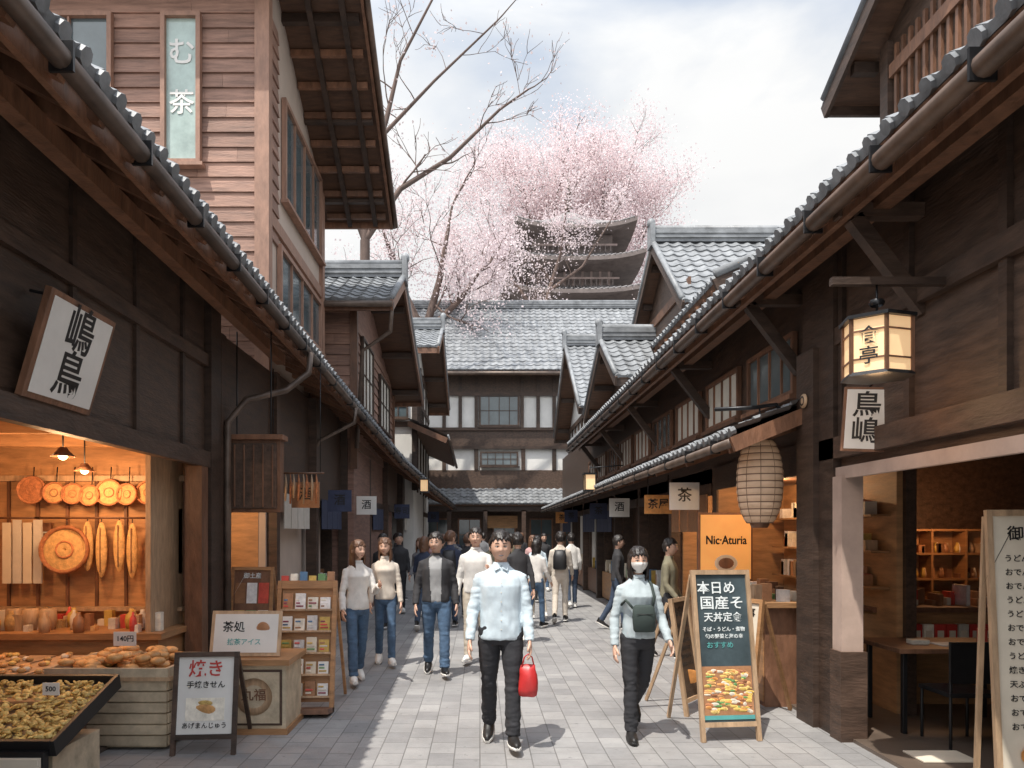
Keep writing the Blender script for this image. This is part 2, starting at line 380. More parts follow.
for i in range(46):
    x=random.uniform(-5.2,-3.25);y=random.uniform(7.25,7.85);k=random.choice(['goods1','goods5','goods3','tan','cream','straw','goods6','goods0']); s=random.uniform(.05,.11)
    if i%3: b.box(k,x,x+s,y,y+.08,.76,.76+random.uniform(.04,.2))
    else: b.lathe(k,(x,y,.76),[(.001,0),(s*.5,0),(s*.6,.08),(s*.5,.14),(s*.2,.17),(s*.2,.2),(.001,.2)],12)
for i in range(6):
    x=-4.75+i*.28; b.box('tan',x,x+.24,5.9,6.9,.56,.60); 
    for j in range(16): b.ball(random.choice(['bun','cracker','straw','cream']),(x+random.uniform(.04,.2),random.uniform(5.95,6.85),.62),(.035,.035,.022),8,5)
for x in(-4.72,-4.55,-4.38): b.lathe('tan',(x,7.5,.76),[(.001,0),(.07,0),(.085,.1),(.08,.2),(.05,.22)],14)
b.done()
for (x,y,z) in((-3.98,7.45,2.42),(-4.75,6.6,2.5),(-3.55,6.3,2.45)):
    b=B('pendant_lamp'); b.tube('ink',[(x,y,z),(x,y,2.75)],.008,6); b.lathe('brown',(x,y,z-.06),[(.03,.08),(.05,.05),(.10,0),(.095,0),(.045,.045)],14); b.ball('bulb',(x,y,z-.05),.038); b.done()
b=B('kanji_shop_sign',.004)
Mx=frame((-2.96,4.70,2.63),(0,1,0),(.20,0,.69),(.69,0,-.20))
b.mbox('brown',Mx,0,.82,0,.72,0,.05); b.mbox('white',Mx,.04,.78,.04,.68,.05,.058)
b.text('ink',Mx,'嶋',.41,.52,.34,.06,1.0); b.text('ink',Mx,'鳥',.41,.21,.34,.06,1.0)
b.beam('steel',(-2.98,4.9,3.35),(-2.76,4.9,3.3),.02,.02); b.beam('steel',(-2.98,5.3,3.35),(-2.76,5.3,3.3),.02,.02)
b.done()
# stall
b=B('bun_stall',.004)
b.box('crate',-3.45,-2.52,5.95,6.7,.02,.56)
for i in range(6): b.box('crate',-3.46,-2.51,5.925,5.948,.04+i*.088,.115+i*.088)
for i in range(6): b.box('crate',-2.518,-2.50,5.95,6.7,.04+i*.088,.115+i*.088)
b.box('tan',-3.5,-2.47,5.9,6.75,.56,.59)
b.box('crate',-3.48,-2.49,5.91,5.94,.59,.66);b.box('crate',-3.48,-2.49,6.7,6.73,.59,.66);b.box('crate',-3.48,-3.45,5.94,6.7,.59,.66);b.box('crate',-2.52,-2.49,5.94,6.7,.59,.66)
for i in range(75):
    x=random.uniform(-3.4,-2.62);y=random.uniform(6.0,6.62); t=1-abs((x+3.0)/.45)**2*.6
    b.ball('bun',(x,y,.63+random.uniform(0,.11)*t),(.065,.06,.034),12,7)
b.box('white',-3.12,-2.93,6.3,6.31,.78,.90); b.text('ink',FC(-3.02,6.3,.84),'140円',0,0,.06,.002)
b.beam('tan',(-3.0,6.32,.62),(-3.0,6.32,.84),.012,.012)
b.done()
b=B('cracker_tray',.004)
Mx=frame((-4.1,4.75,.37),(1,0,0),(0,.85,.26),(0,-.26,.85))
TW=1.36
b.mbox('tan',Mx,0,TW,0,.84,-.04,-.01)
for a in((0,TW,-.03,0),(0,TW,.84,.87),(-.03,0,-.03,.87),(TW,TW+.03,-.03,.87)): b.mbox('ink',Mx,a[0],a[1],a[2],a[3],-.05,.06)
for i in range(1100):
    u=random.uniform(.04,TW-.04);v=random.uniform(.04,.80)
    R=Matrix.Rotation(random.uniform(-.7,.7),3,'X')@Matrix.Rotation(random.uniform(-.7,.7),3,'Y')
    b.ball('cracker',Mx@V((u,v,random.uniform(0,.045))),(.028*random.uniform(.7,1.2),.02*random.uniform(.8,1.3),.010),7,4,Mx.to_3x3()@R)
b.box('crate',-4.05,-2.80,4.85,5.45,.0,.30)
b.box('steel',-4.1,-2.75,4.66,4.72,.05,.36)
b.box('cream',-3.24,-2.76,4.62,4.655,.05,.33); b.text('ink',FC(-3.0,4.62,.19),'08:00',0,0,.17,.003,.9)
for u,v in((.55,.3),(1.05,.55)):
    p=Mx@V((u,v,.06)); b.box('white',p.x-.06,p.x+.06,p.y,p.y+.008,p.z,p.z+.09); b.text('ink',FC(p.x,p.y,p.z+.045),'500',0,0,.05,.002)
b.done()
def aboard(name,x,y,w,h,yaw,face,frm,paint,lean=.16,leg=.45):
    b=B(name,.003); u=V((math.cos(yaw),math.sin(yaw),0)); n=V((math.sin(yaw),-math.cos(yaw),0)); up=(V((0,0,1))-n*lean).normalized(); nn=u.cross(up)
    Mx=frame((x,y,0),u,up,nn); H=h
    b.mbox(face,Mx,.03,w-.03,.14,H-.03,-.012,.0)
    b.mbox(frm,Mx,0,.035,0,H,-.02,.02); b.mbox(frm,Mx,w-.035,w,0,H,-.02,.02); b.mbox(frm,Mx,.035,w-.035,H-.04,H,-.018,.018); b.mbox(frm,Mx,.035,w-.035,.12,.16,-.018,.018)
    for k in(0,w-.035):
        p=Mx@V((k+.017,H-.04,-.035)); q=V((p.x,p.y,0))-n*leg+V((0,0,.01)); b.beam(frm,q,p,.03,.03,up=(u.x,u.y,0))
    paint(b,Mx,w,H); return b.done()
def p_bun(b,Mx,w,H):
    b.text('red',Mx,'焼き',w/2,H-.14,.14,.004); b.text('ink',Mx,'手焼きせん',w/2,H-.26,.06,.004); 
    b.mbox('goods1',Mx,w*.2,w*.8,H*.33,H*.55,.001,.004); b.ball('bun',Mx@V((w/2,H*.44,.006)),(.085,.004,.04)); b.ball('cracker',Mx@V((w/2,H*.50,.007)),(.06,.004,.022))
    b.text('ink',Mx,'あげまんじゅう',w/2,H*.28,.05,.004)
aboard('sandwich_board',-2.42,5.78,.5,.8,.08,'white','dark',p_bun)
b=B('product_stand',.004)
b.box('crate',-2.22,-1.68,6.4,6.95,.04,.60); b.box('warm',-2.26,-1.64,6.36,7.0,.60,.65); b.box('warm',-2.24,-1.66,6.38,6.97,0,.05)
b.box('dark',-2.19,-1.71,6.388,6.399,.08,.56);b.box('crate',-2.17,-1.73,6.38,6.388,.10,.54)
b.lathe('tan',None,[(.10,.002),(.16,.004),(.16,.0),(.10,.0)],24,True,FC(-1.95,6.379,.33)); b.text('brown',FC(-1.95,6.379,.34),'丸福',0,0,.11,.004)
Mx=frame((-2.38,6.5,.66),(1,0,0),(0,.25,1),(0,-1,.25))
b.mbox('tan',Mx,0,.62,0,.40,-.02,.0); b.mbox('white',Mx,.03,.59,.03,.37,0,.005)
b.text('ink',Mx,'茶処',.20,.25,.1,.006); b.text('teal',Mx,'抹茶アイス',.3,.12,.06,.006); b.ball('goods5',Mx@V((.46,.24,.006)),(.06,.003,.06))
b.done()
b=B('postcard_rack',.003)
Mx=frame((-2.0,7.15,0),(1,.05,0),(0,.16,1),(0,-1,.16))
b.mbox('warm',Mx,0,.04,0,1.28,-.03,.03); b.mbox('warm',Mx,.54,.58,0,1.28,-.03,.03); b.mbox('warm',Mx,.04,.54,0.1,1.24,-.028,-.012); b.mbox('warm',Mx,.04,.54,1.2,1.28,-.025,.025)
for r in range(5):
    z=.16+r*.21; b.mbox('tan',Mx,.04,.54,z-.02,z,-.012,.05)
    for c in range(4):
        k=random.choice(['white','cream','white','goods1','goods6','goods3','goods5']); hh=random.uniform(.11,.16); b.mbox(k,Mx,.055+c*.122,.155+c*.122,z,z+hh,.005,.02+.01*random.random())
        for q in range(3): b.mbox(random.choice(GOODS),Mx,.065+c*.122,.065+c*.122+random.uniform(.03,.08),z+.02+q*.03,z+.035+q*.03,.018,.032)
b.beam('warm',(-1.98,7.9,.02),(-1.98,7.38,1.2),.03,.03); b.beam('warm',(-1.44,7.92,.02),(-1.44,7.4,1.2),.03,.03)
b.mbox('brown',Mx,.0,.58,.0,.05,-.03,.25)
for c in range(6): b.mbox(GOODS[c],Mx,.03+c*.09,.1+c*.09,1.28,1.33+.02*(c%3),-.02,.02)
b.done()
def p_post(b,Mx,w,H):
    for i in range(3):
        for j in range(3): b.mbox(random.choice(GOODS+['cream','cream']),Mx,w*(.1+.28*i),w*(.34+.28*i),H*(.2+.24*j),H*(.38+.24*j),.001,.005)
    b.text('chalkw',Mx,'御土産',w/2,H*.92,.07,.006)
aboard('poster_board',-2.95,8.6,.5,1.35,.0,'brown','warm',p_post)
aboard('poster_board',-2.5,9.0,.42,1.1,.3,'dark','brown',p_post)
b=B('hanging_wooden_box_sign',.006)
b.box('brown',-2.98,-2.32,8.6,8.75,1.98,2.82); b.box('darkh',-2.94,-2.36,8.57,8.6,2.02,2.78); b.box('brown',-3.02,-2.28,8.55,8.79,2.82,2.88)
for i in range(5): b.box('brown',-2.85+i*.11,-2.83+i*.11,8.555,8.57,2.04,2.76)
b.tube('steel',[(-2.85,8.68,2.88),(-2.85,8.68,4.1)],.01,6); b.tube('steel',[(-2.45,8.68,2.88),(-2.45,8.68,4.1)],.01,6)
b.done()
b=B('hanging_dried_goods')
for i in range(9):
    x=-2.75+i*.06; y=10.2+.03*(i%3); b.tube('tan' if i%2 else 'straw2',[(x,y,2.55),(x+.01,y,2.4),(x,y,2.22-.04*(i%3))],[.006,.022,.012],7)
b.tube('brown',[(-2.9,10.2,2.56),(-2.15,10.2,2.56)],.014,6); b.tube('steel',[(-2.2,10.2,2.56),(-2.2,10.2,4.0)],.006,5); b.tube('steel',[(-2.85,10.2,2.56),(-2.85,10.2,4.0)],.006,5)
b.done()
# ------------------------------------------------------------ L1 upper house
b=B('wooden_upper_house')
gable(b,-9,-3.0,10.35,13.9,0,9.7,9.6,10.6,10.02,14.7,7.95,.0,1.22,'beige','tiled')
b.P('walls'); siding(b,'siding',FC(-9,10.35,4.0),5.93,5.2,.21)
b.box('trim',-3.13,-2.93,10.27,10.45,4,9.4)
b.box('trim',-3.03,-2.95,10.46,13.95,6.12,6.3); b.box('trim',-3.0,-2.93,13.8,13.98,4,8.1)
siding(b,'siding',FL(-3.0,10.5,5.95),.45,3.2,.21)
b.P('windows')
window(b,FL(-2.99,11.15,6.75),2.6,1.55,4,1,'trim','glass',.07,.07)
window(b,FL(-2.99,10.9,5.05),2.8,.95,4,1,'trim','glass',.07,.07)
window(b,FC(-4.42,10.31,6.85),.55,2.1,1,1,'trim','glassp',.06,.09)
window(b,FC(-6.3,10.31,6.85),1.2,2.1,2,1,'trim','glass',.06,.09)
b.text('white',FC(-4.145,10.31,7.9),'む',0,.5,.40,.03);b.text('white',FC(-4.145,10.31,7.4),'茶',0,.3,.36,.03)
b.P('rafters')
for i in range(9):
    y=10.75+i*.46; z=10.02-(y-10.6)*.505-.13; b.box('brown',-2.98,-1.84,y-.035,y+.035,z-.11,z-.01)
for xx in(-2.05,-2.55): b.beam('dark',(xx,10.7,9.73),(xx,14.55,7.78),.08,.1)
b.P('gutter'); b.tube('gutterb',[(-4.3,14.78,7.86),(-1.7,14.78,7.86)],.06,10); b.tube('gutterb',[(-1.68,9.7,10.3),(-1.68,14.75,7.83)],.05,8)
b.done()
b=B('wooden_townhouse')
gable(b,-7,-2.5,14.65,21,0,14.0,6.15,16.2,7.3,21.6,5.6,0,.8,'sidingd')
b.P('walls'); siding(b,'siding',FC(-4.5,14.65,3.6),2.0,2.9,.2); siding(b,'siding',FL(-2.5,14.65,3.4),6.3,2.6,.2)
b.box('brown',-2.56,-2.42,14.58,14.72,3,6.4); b.box('brown',-2.56,-2.42,20.9,21.05,3,5.8)
b.P('windows'); window(b,FL(-2.46,15.3,4.3),1.5,1.5,3,2,'dark','paper'); window(b,FL(-2.46,18.0,4.3),1.8,1.3,3,2,'dark','paper')
b.P('gutter'); b.tube('gutter',[(-4,13.93,6.05),(-1.65,13.93,6.05)],.06,10); b.tube('gutter',[(-1.66,14.0,6.1),(-1.72,14.2,5.6),(-2.3,14.5,5.3),(-2.42,14.55,3.4)],.04,8)
b.done()
b=B('plaster_townhouse')
gable(b,-7,-2.0,22.2,28.6,0,21.7,7.2,24,8.3,29,6.5,0,.75,'plaster')
b.P('walls')
for z in(4.9,5.9,6.9): b.box('dark',-7,-1.97,22.15,22.2,z,z+.16); b.box('dark',-2.03,-1.95,22.15,28.6,z,z+.16)
for y in range(6): b.box('dark',-2.02,-1.955,22.2+y*1.2,22.36+y*1.2,3,7.2)
for x in range(5): b.box('dark',-6.6+x*1.14,-6.44+x*1.14,22.14,22.19,3,7.2)
b.P('windows'); window(b,FL(-1.96,22.6,5.1),.9,.7,2,2); window(b,FL(-1.96,24,5.1),.9,.7,2,2); window(b,FC(-2.75,22.16,5.15),.6,.7,2,2)
b.P('porch_roof'); roof(b,'tile',(-.95,21.7,4.55),(-.95,28.5,4.35),(-2.1,21.7,5.05),(-2.1,28.5,4.85),.25,.28)
b.tube('gutter',[(-.9,21.7,4.44),(-.9,28.5,4.24)],.05,8)
b.beam('brown',(-.97,21.66,4.42),(-2.1,21.66,4.92),.05,.16)
b.done()
# left lower arcade roof + shopfronts
b=B('arcade_shopfront')
pts=[V((-2.26,10.5,4.2)),V((-2.12,14,3.92)),V((-1.9,18,3.55)),V((-1.45,22.5,3.15)),V((-.95,27.5,2.78))]
inn=[V((-4.0,10.5,4.95)),V((-3.8,14,4.65)),V((-3.4,18,4.3)),V((-3.0,22.5,3.9)),V((-2.5,27.5,3.5))]
b.P('roof')
for i in range(4): roof(b,'tile',pts[i],pts[i+1],inn[i],inn[i+1],.2,.28,capr=.045)
b.P('rafters')
for i in range(4):
    rafters(b,'brown',pts[i],pts[i+1],lerp(pts[i],inn[i],.6),lerp(pts[i+1],inn[i+1],.6),.45,.07,.09,.17)
    b.beam('brown',pts[i]+V((-.08,0,-.13)),pts[i+1]+V((-.08,0,-.13)),.04,.18)
b.P('gutter')
for i in range(4): gutter(b,pts[i]+V((.03,0,-.02)),pts[i+1]+V((.03,0,-.02)),.055,drop=.13)
downpipe(b,[(-2.1,12.5,3.85),(-2.12,12.5,3.6),(-2.7,12.5,3.3),(-2.82,12.5,3.1),(-2.82,12.5,.1)])
def bays(b,side,ys,xf,ztop=2.35,zwall=3.4,seed=1,lit=.5):
    rnd=random.Random(seed)
    for i in range(len(ys)-1):
        ya,yb=ys[i],ys[i+1]; xa,xb=xf(ya),xf(yb); x=(xa+xb)/2; s=side
        def X(d): return x+s*d
        def bx(m,d0,d1,y0,y1,z0,z1): b.box(m,min(X(d0),X(d1)),max(X(d0),X(d1)),y0,y1,z0,z1)
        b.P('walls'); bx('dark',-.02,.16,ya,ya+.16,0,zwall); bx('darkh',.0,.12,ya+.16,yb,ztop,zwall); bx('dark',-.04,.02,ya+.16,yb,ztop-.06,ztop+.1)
        islit=rnd.random()<lit
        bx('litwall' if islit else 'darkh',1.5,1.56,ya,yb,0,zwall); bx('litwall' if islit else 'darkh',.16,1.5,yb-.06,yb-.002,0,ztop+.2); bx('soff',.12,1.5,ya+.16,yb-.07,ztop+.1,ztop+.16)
        b.P('goods'); bx('warm' if rnd.random()<.5 else 'brown',.1,.8,ya+.3,yb-.1,.05,.72)
        for k in range(40):
            y=rnd.uniform(ya+.3,yb-.2); d=rnd.uniform(.1,.7); sz=rnd.uniform(.06,.14)
            bx(rnd.choice(GOODS+['cream','tan']),d,d+sz,y,y+sz,.722,.9+rnd.uniform(0,.15))
        for sh in range(3):
            bx('tan',1.2,1.49,ya+.1,yb-.1,1.0+sh*.42,1.03+sh*.42)
            for k in range(14):
                y=rnd.uniform(ya+.15,yb-.25); sz=rnd.uniform(.07,.14); bx(rnd.choice(WG),1.25,1.4,y,y+sz,1.03+sh*.42,1.15+sh*.42+rnd.uniform(0,.12))
        r=rnd.random()
        if r<.45:
            mt=rnd.choice(['cloth','clothw','cloth','goods5']); k=4; w=(yb-ya-.4)/k
            for j in range(k): bx(mt,-.06,-.05,ya+.25+j*w,ya+.25+(j+1)*w-.03,ztop-.55,ztop-.04)
        if rnd.random()<.6:
            y=ya+.3; xx=X(-.35); b.P('banner'); b.box(rnd.choice(['cream','goods5','cloth','orange','white']),min(xx-.2,xx+.2),max(xx-.2,xx+.2),y,y+.03,ztop-.25,ztop+.12); b.text('ink',FC(xx,y,ztop-.06),rnd.choice(['茶','酒','飴','寿司']),0,0,.2,.003)
        if islit:
            b.P('bulbs'); b.ball('bulb',(X(.7),(ya+yb)/2,ztop-.15),.045)
            ld=D.lights.new('shop_bulb','POINT'); ld.energy=30; ld.color=(1,.62,.32); ld.shadow_soft_size=.08
            lo=D.objects.new('shop_bulb_light',ld); lo.location=(X(.7),(ya+yb)/2,ztop-.3); scene.collection.objects.link(lo)
def xl(y): return -2.95+max(0,(y-10))*.055
bays(b,-1,[8.36,10.4,12.4,14.6,16.8,19,21.4,23.8,26,28.2],xl,2.35,4.0,3,.5)
b.done()
# ------------------------------------------------------------ BACK building
b=B('timber_framed_hall')
gable(b,-5,9,30,38,0,29.2,8.15,34,12.0,38.8,8.15,.3,.3,'plaster',pitch=.3,course=.34,spp=6)
b.P('timber')
b.box('darkh',-5,9,29.93,30,7.35,8.2); b.box('darkh',-5,9,29.92,30,5.15,5.9); b.box('darkh',-5,9,29.93,30,0,4.25)
b.box('dark',-5,9,29.86,29.918,5.85,5.97); b.box('dark',-5,9,29.86,29.918,5.1,5.22); b.box('dark',-5,9,29.88,29.928,7.25,7.4)
for x in [-4.4,-3.4,-2.4,-1.45,-.8,-.15,1.7,2.35,3.0,4.0,5,6,7,8]: b.box('dark',x-.07,x+.07,29.89,29.99,5.97,8.0)
for x in [-4.4,-3.4,-2.4,-1.45,-.15,1.75,3.0,4.0,5,6,7]: b.box('dark',x-.08,x+.08,29.90,29.99,4.25,5.1)
b.P('windows'); window(b,FC(-.05,29.93,6.0),1.65,1.3,4,2,'dark','glass',.08); window(b,FC(0,29.93,4.4),1.55,.6,5,2,'dark','glass',.07)
b.P('porch'); roof(b,'tile',(-3,28.6,2.85),(5.5,28.6,2.85),(-3,29.95,3.5),(5.5,29.95,3.5),.25,.3); b.box('dark',-3,5.5,28.7,28.8,2.55,2.75)
for x in(-1.2,.2,1.7,3.2): b.box('dark',x-.08,x+.08,28.7,28.86,0,2.6)
for x in(-2.2,-.9,.5,2.0,3.4): window(b,FC(x,29.92,.3),.95,2.0,2,3,'brown','glass',.06)
b.box('litwall',.3,1.5,29.6,29.66,1.9,2.4)
b.P('gutter'); b.tube('gutter',[(-5,29.1,8.0),(9,29.1,8.0)],.07,8)
b.done()
# ------------------------------------------------------------ pagoda
def pagoda():
    b=B('pagoda'); cx,cy=7.2,60
    def hip(z,hw,rise,top):
        n=10; rows=6
        for k in range(4):
            a=k*math.pi/2; R=Matrix.Rotation(a,3,'Z'); vs=[];fs=[]
            for i in range(rows+1):
                t=i/rows; w=lerp(hw,top,t); zz=z+rise*(t**1.5)
                for j in range(n+1):
                    u=-1+2*j/n; lift=.6*abs(u)**3*(1-t)**2
                    vs.append(V((cx,cy,0))+R@V((u*w,-w,zz+lift)))
            for i in range(rows):
                for j in range(n): fs.append((i*(n+1)+j,i*(n+1)+j+1,(i+1)*(n+1)+j+1,(i+1)*(n+1)+j))
            b.add(vs,fs,'ptile')
            vs2=[v-V((0,0,.28)) for v in vs[:n+1]]+[V((cx,cy,0))+R@V((-top,-top,z-.6)),V((cx,cy,0))+R@V((top,-top,z-.6))]
            b.add(vs[:n+1]+vs2,[(j,j+1,n+1+j+1,n+1+j) for j in range(n)]+[tuple(range(n+1,2*n+2))+(2*n+3,2*n+2)],'pwood')
            for j in range(-12,13):
                u=j/12.6
                P=[]
                for i in range(rows+1):
                    t=i/rows; w=lerp(hw,top,t); P.append(V((cx,cy,0))+R@V((u*w,-w-.02,z+rise*(t**1.5)+.06+.6*abs(u)**3*(1-t)**2)))
                b.tube('ptile',P,.07,4)
    b.P('body'); b.box('pwood',cx-3,cx+3,cy-3,cy+3,0,24.6)
    for i,(z,hw) in enumerate([(8.8,6.7),(11.5,6.5),(14.2,6.2),(16.9,5.95),(19.6,5.65),(22.2,5.15)]):
        b.P('roof'); hip(z,hw,1.25,3.2-.15*i)
        b.P('body'); q=3.5-.14*i; b.box('pwood',cx-q,cx+q,cy-q,cy+q,z+.7,z+2.55)
        for k in range(-4,5): b.box('ptrim',cx+k*q/4.3-.09,cx+k*q/4.3+.09,cy-q-.1,cy-q-.002,z+1.0,z+2.4)
        b.box('ptrim',cx-q-.5,cx+q+.5,cy-q-.6,cy-q-.5,z+1.45,z+1.6)
        for k in range(-7,8): b.box('pwood',cx+k*q/7-.04,cx+k*q/7+.04,cy-q-.59,cy-q-.51,z+1.0,z+1.45)
    b.P('roof'); hip(24.8,4.6,2.6,.3)
    b.P('spire'); b.tube('gutter',[(cx,cy,27.2),(cx,cy,30.4)],[.16,.04],8)
    for k in range(5): b.lathe('gutter',(cx,cy,27.9+k*.4),[(.05,0),(.32-.03*k,.03),(.32-.03*k,.08),(.05,.1)],12)
    b.done()
pagoda()
# ------------------------------------------------------------ RIGHT side
b=B('wooden_restaurant')
ex=2.46; ez=4.18
b.P('roof'); e0,e1=V((ex,-6,ez)),V((ex,20.5,ez)); r0,r1=V((4.9,-6,5.35)),V((4.9,20.5,5.35)); roof(b,'tile',e0,e1,r0,r1,.2,.28,spp=6,capr=.05)
b.P('rafters'); rafters(b,'brown',e0,e1,lerp(e0,r0,.3),lerp(e1,r1,.3),.42,.07,.10,.17)
b.beam('brown',e0+V((.09,0,-.14)),e1+V((.09,0,-.14)),.05,.22)
b.beam('brown',e0+V((.34,0,-.10)),e1+V((.34,0,-.10)),.12,.16)
b.P('gutter'); gutter(b,e0+V((-.02,0,-.03)),e1+V((-.02,0,-.03)),.062,drop=.14,mat='gutterb')
b.P('walls')
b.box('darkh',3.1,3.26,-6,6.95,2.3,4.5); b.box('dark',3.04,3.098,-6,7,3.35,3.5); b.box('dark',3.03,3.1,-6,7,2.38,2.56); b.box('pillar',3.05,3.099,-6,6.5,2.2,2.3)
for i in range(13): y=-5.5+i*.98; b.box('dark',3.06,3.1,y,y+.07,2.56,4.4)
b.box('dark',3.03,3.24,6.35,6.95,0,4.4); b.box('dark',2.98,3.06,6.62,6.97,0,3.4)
b.box('pillar',3.02,3.2,6.18,6.34,.75,2.22); b.box('dark',3.0,3.22,6.15,6.345,0,.75)
b.box('dark',3.06,3.24,1.0,1.2,0,2.3)
for y in(5.2,7.2,10,13,16,19):
    b.beam('dark',(3.12,y,3.3),(2.62,y,3.95),.09,.10); b.beam('dark',(3.12,y,4.0),(2.5,y,4.0),.09,.10)
b.box('darkh',3.12,3.3,6.95,28,2.35,4.5)
for i in range(9):
    y=7.2+i*1.55; window(b,FR(3.11,y+1.3,3.1),1.25,.62,4,1,'brown','paper' if i%3 else 'glass',.05,.05)
b.P('shop_interior')
b.box('darkh',4.0,4.1,6.95,9.0,0,3.2); b.box('darkh',4.1,9,9.0,9.1,0,3.2); b.box('darkh',9,9.1,-1,9.1,0,3.2); b.box('soff',3.26,9,-1,9,2.75,2.85); b.box('shopfloor',3.1,9,-1,9,.0,.03); b.box('dark',3.26,9,-1.1,-1,0,3)
b.box('litwall',4.5,6.1,8.94,8.99,.9,1.78)
for z in(.9,1.18,1.48,1.76): b.box('warm',4.5,6.1,8.7,8.93,z,z+.025)
for x in(4.5,4.9,5.3,5.7,6.08): b.box('warm',x,x+.025,8.69,8.93,.9,1.78)
rr=random.Random(4)
for z in(.925,1.205,1.505):
    for k in range(34):
        x=rr.uniform(4.53,6.0); s=rr.uniform(.03,.08)
        if k%3==0: b.box(rr.choice(['tan','cream','goods5','brown']),x,x+s,8.78,8.84+s*.5,z,z+rr.uniform(.05,.12))
        else: b.lathe(rr.choice(['cream','goods5','tan','goods3','brown']),(x,8.82,z),[(.001,0),(s*.5,0),(s*.6,.05),(s*.35,.09),(s*.2,.12),(.001,.12)],10)
b.box('warm',3.95,5.4,7.4,7.9,.03,.95); b.box('brown',3.9,5.45,7.35,7.95,.95,1.0)
for k in range(9): b.box('red' if k%3 else 'goods1',4.02+k*.115,4.12+k*.115,7.28,7.34,.62,.84); b.box('cream',4.04+k*.115,4.10+k*.115,7.272,7.279,.68,.78)
b.box('tan',3.95,5.3,7.2,7.39,.58,.61)
for k in range(26): x=4.0+k*.052; b.box(rr.choice(WG),x,x+.04,7.5+rr.random()*.2,7.74,1.0,1.05+rr.random()*.16)
b.done()
b=B('takeaway_counter_shop')
b.P('roof'); e0,e1=V((2.36,6.9,2.68)),V((2.36,28,2.62)); r0,r1=V((3.2,6.9,3.02)),V((3.2,28,2.96)); roof(b,'tile',e0,e1,r0,r1,.2,.28,capr=.04)
b.P('gutter'); gutter(b,e0+V((-.02,0,0)),e1+V((-.02,0,0)),.045,drop=.1)
b.P('timber'); b.beam('brown',(2.34,6.87,2.56),(3.1,6.87,2.87),.05,.14)
for i in range(14): b.beam('brown',(2.42,7.2+i*1.5,2.55),(3.14,7.2+i*1.5,2.8),.06,.08)
b.box('dark',3.1,3.2,7.0,7.15,0,2.9); b.box('dark',3.08,3.118,6.98,9.7,2.3,2.6)
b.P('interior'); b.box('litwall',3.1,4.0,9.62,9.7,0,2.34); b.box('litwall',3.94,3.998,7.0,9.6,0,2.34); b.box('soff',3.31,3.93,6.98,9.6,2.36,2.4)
b.box('brown',2.85,3.3,7.4,9.5,.0,1.0); b.box('warm',2.75,3.38,7.3,9.55,1.0,1.05)
for i in range(9): b.box('warm',2.835,2.849,7.42+i*.23,7.6+i*.23,.05,.95)
for i in range(30):
    y=random.uniform(7.4,9.4); x=random.uniform(2.82,3.25); s=random.uniform(.05,.11); b.box(random.choice(WG+['bun','goods4']),x,x+s,y,y+s,1.05,1.1+random.uniform(0,.12))
for sh in range(3):
    b.box('warm',3.75,3.935,7.1,9.5,1.2+sh*.35,1.22+sh*.35)
    for k in range(18): y=random.uniform(7.2,9.3); b.box(random.choice(WG),3.78,3.9,y,y+.09,1.22+sh*.35,1.3+sh*.35+random.random()*.12)
bays(b,1,[9.72,12,14.4,17,19.6,22.2,24.8,27.6],lambda y:3.12,2.3,2.6,9,.6)
b.done()
b=B('lit_shop_sign',.004); b.box('brown',2.80,3.5,9.50,9.56,1.12,2.0); b.box('litsign',2.83,3.47,9.48,9.5,1.15,1.97); b.text('ink',FC(3.15,9.48,1.64),'Nic·Aturia',0,0,.155,.003,.80); b.text('ink',FC(3.15,9.48,1.64),'Nic·Aturia',.004,.003,.155,.004,.80); b.ball('cream',(3.15,9.475,1.35),(.15,.004,.11)); b.ball('brown',(3.15,9.47,1.35),(.1,.004,.07)); b.done()
b=B('hanging_shop_sign',.003); b.box('orange',2.45,2.85,11.0,11.04,2.02,2.3); b.text('ink',FC(2.65,11.0,2.16),'茶屋',0,0,.16,.003); b.tube('steel',[(2.5,11.02,2.3),(2.5,11.02,2.6)],.008,5); b.tube('steel',[(2.8,11.02,2.3),(2.8,11.02,2.6)],.008,5); b.done()
b=B('hexagonal_hanging_lamp'); c=V((2.60,4.85,2.95)); 
def hexr(b,mat,r0,r1,z0,z1): 
    vs=[c+V((r0*math.cos(math.pi/3*k+.3),r0*math.sin(math.pi/3*k+.3),z0)) for k in range(6)]+[c+V((r1*math.cos(math.pi/3*k+.3),r1*math.sin(math.pi/3*k+.3),z1)) for k in range(6)]
    b.add(vs,[(5,4,3,2,1,0),(6,7,8,9,10,11)]+[(k,(k+1)%6,(k+1)%6+6,k+6) for k in range(6)],mat)
hexr(b,'lampw',.20,.20,-.17,.17); hexr(b,'steel',.235,.235,.172,.195); hexr(b,'steel',.225,.215,-.195,-.172); hexr(b,'steel',.22,.03,.196,.235)
for k in range(6):
    a=math.pi/3*k+.3; p=c+V((.207*math.cos(a),.207*math.sin(a),0)); b.beam('brown',p-V((0,0,.18)),p+V((0,0,.18)),.02,.02,up=(1,0,0))
for z in(-.09,.09):
    for k in range(6):
        a=math.pi/3*k+.3; a2=a+math.pi/3; b.beam('brown',c+V((.205*math.cos(a),.205*math.sin(a),z)),c+V((.205*math.cos(a2),.205*math.sin(a2),z)),.01,.01)
b.tube('steel',[c+V((0,0,.23)),c+V((0,0,.42))],.008,6); b.lathe('steel',c+V((0,0,.30)),[(.04,-.02),(.05,0),(.04,.02)],10); b.beam('dark',(2.30,4.85,3.39),(3.1,4.85,3.39),.05,.05)
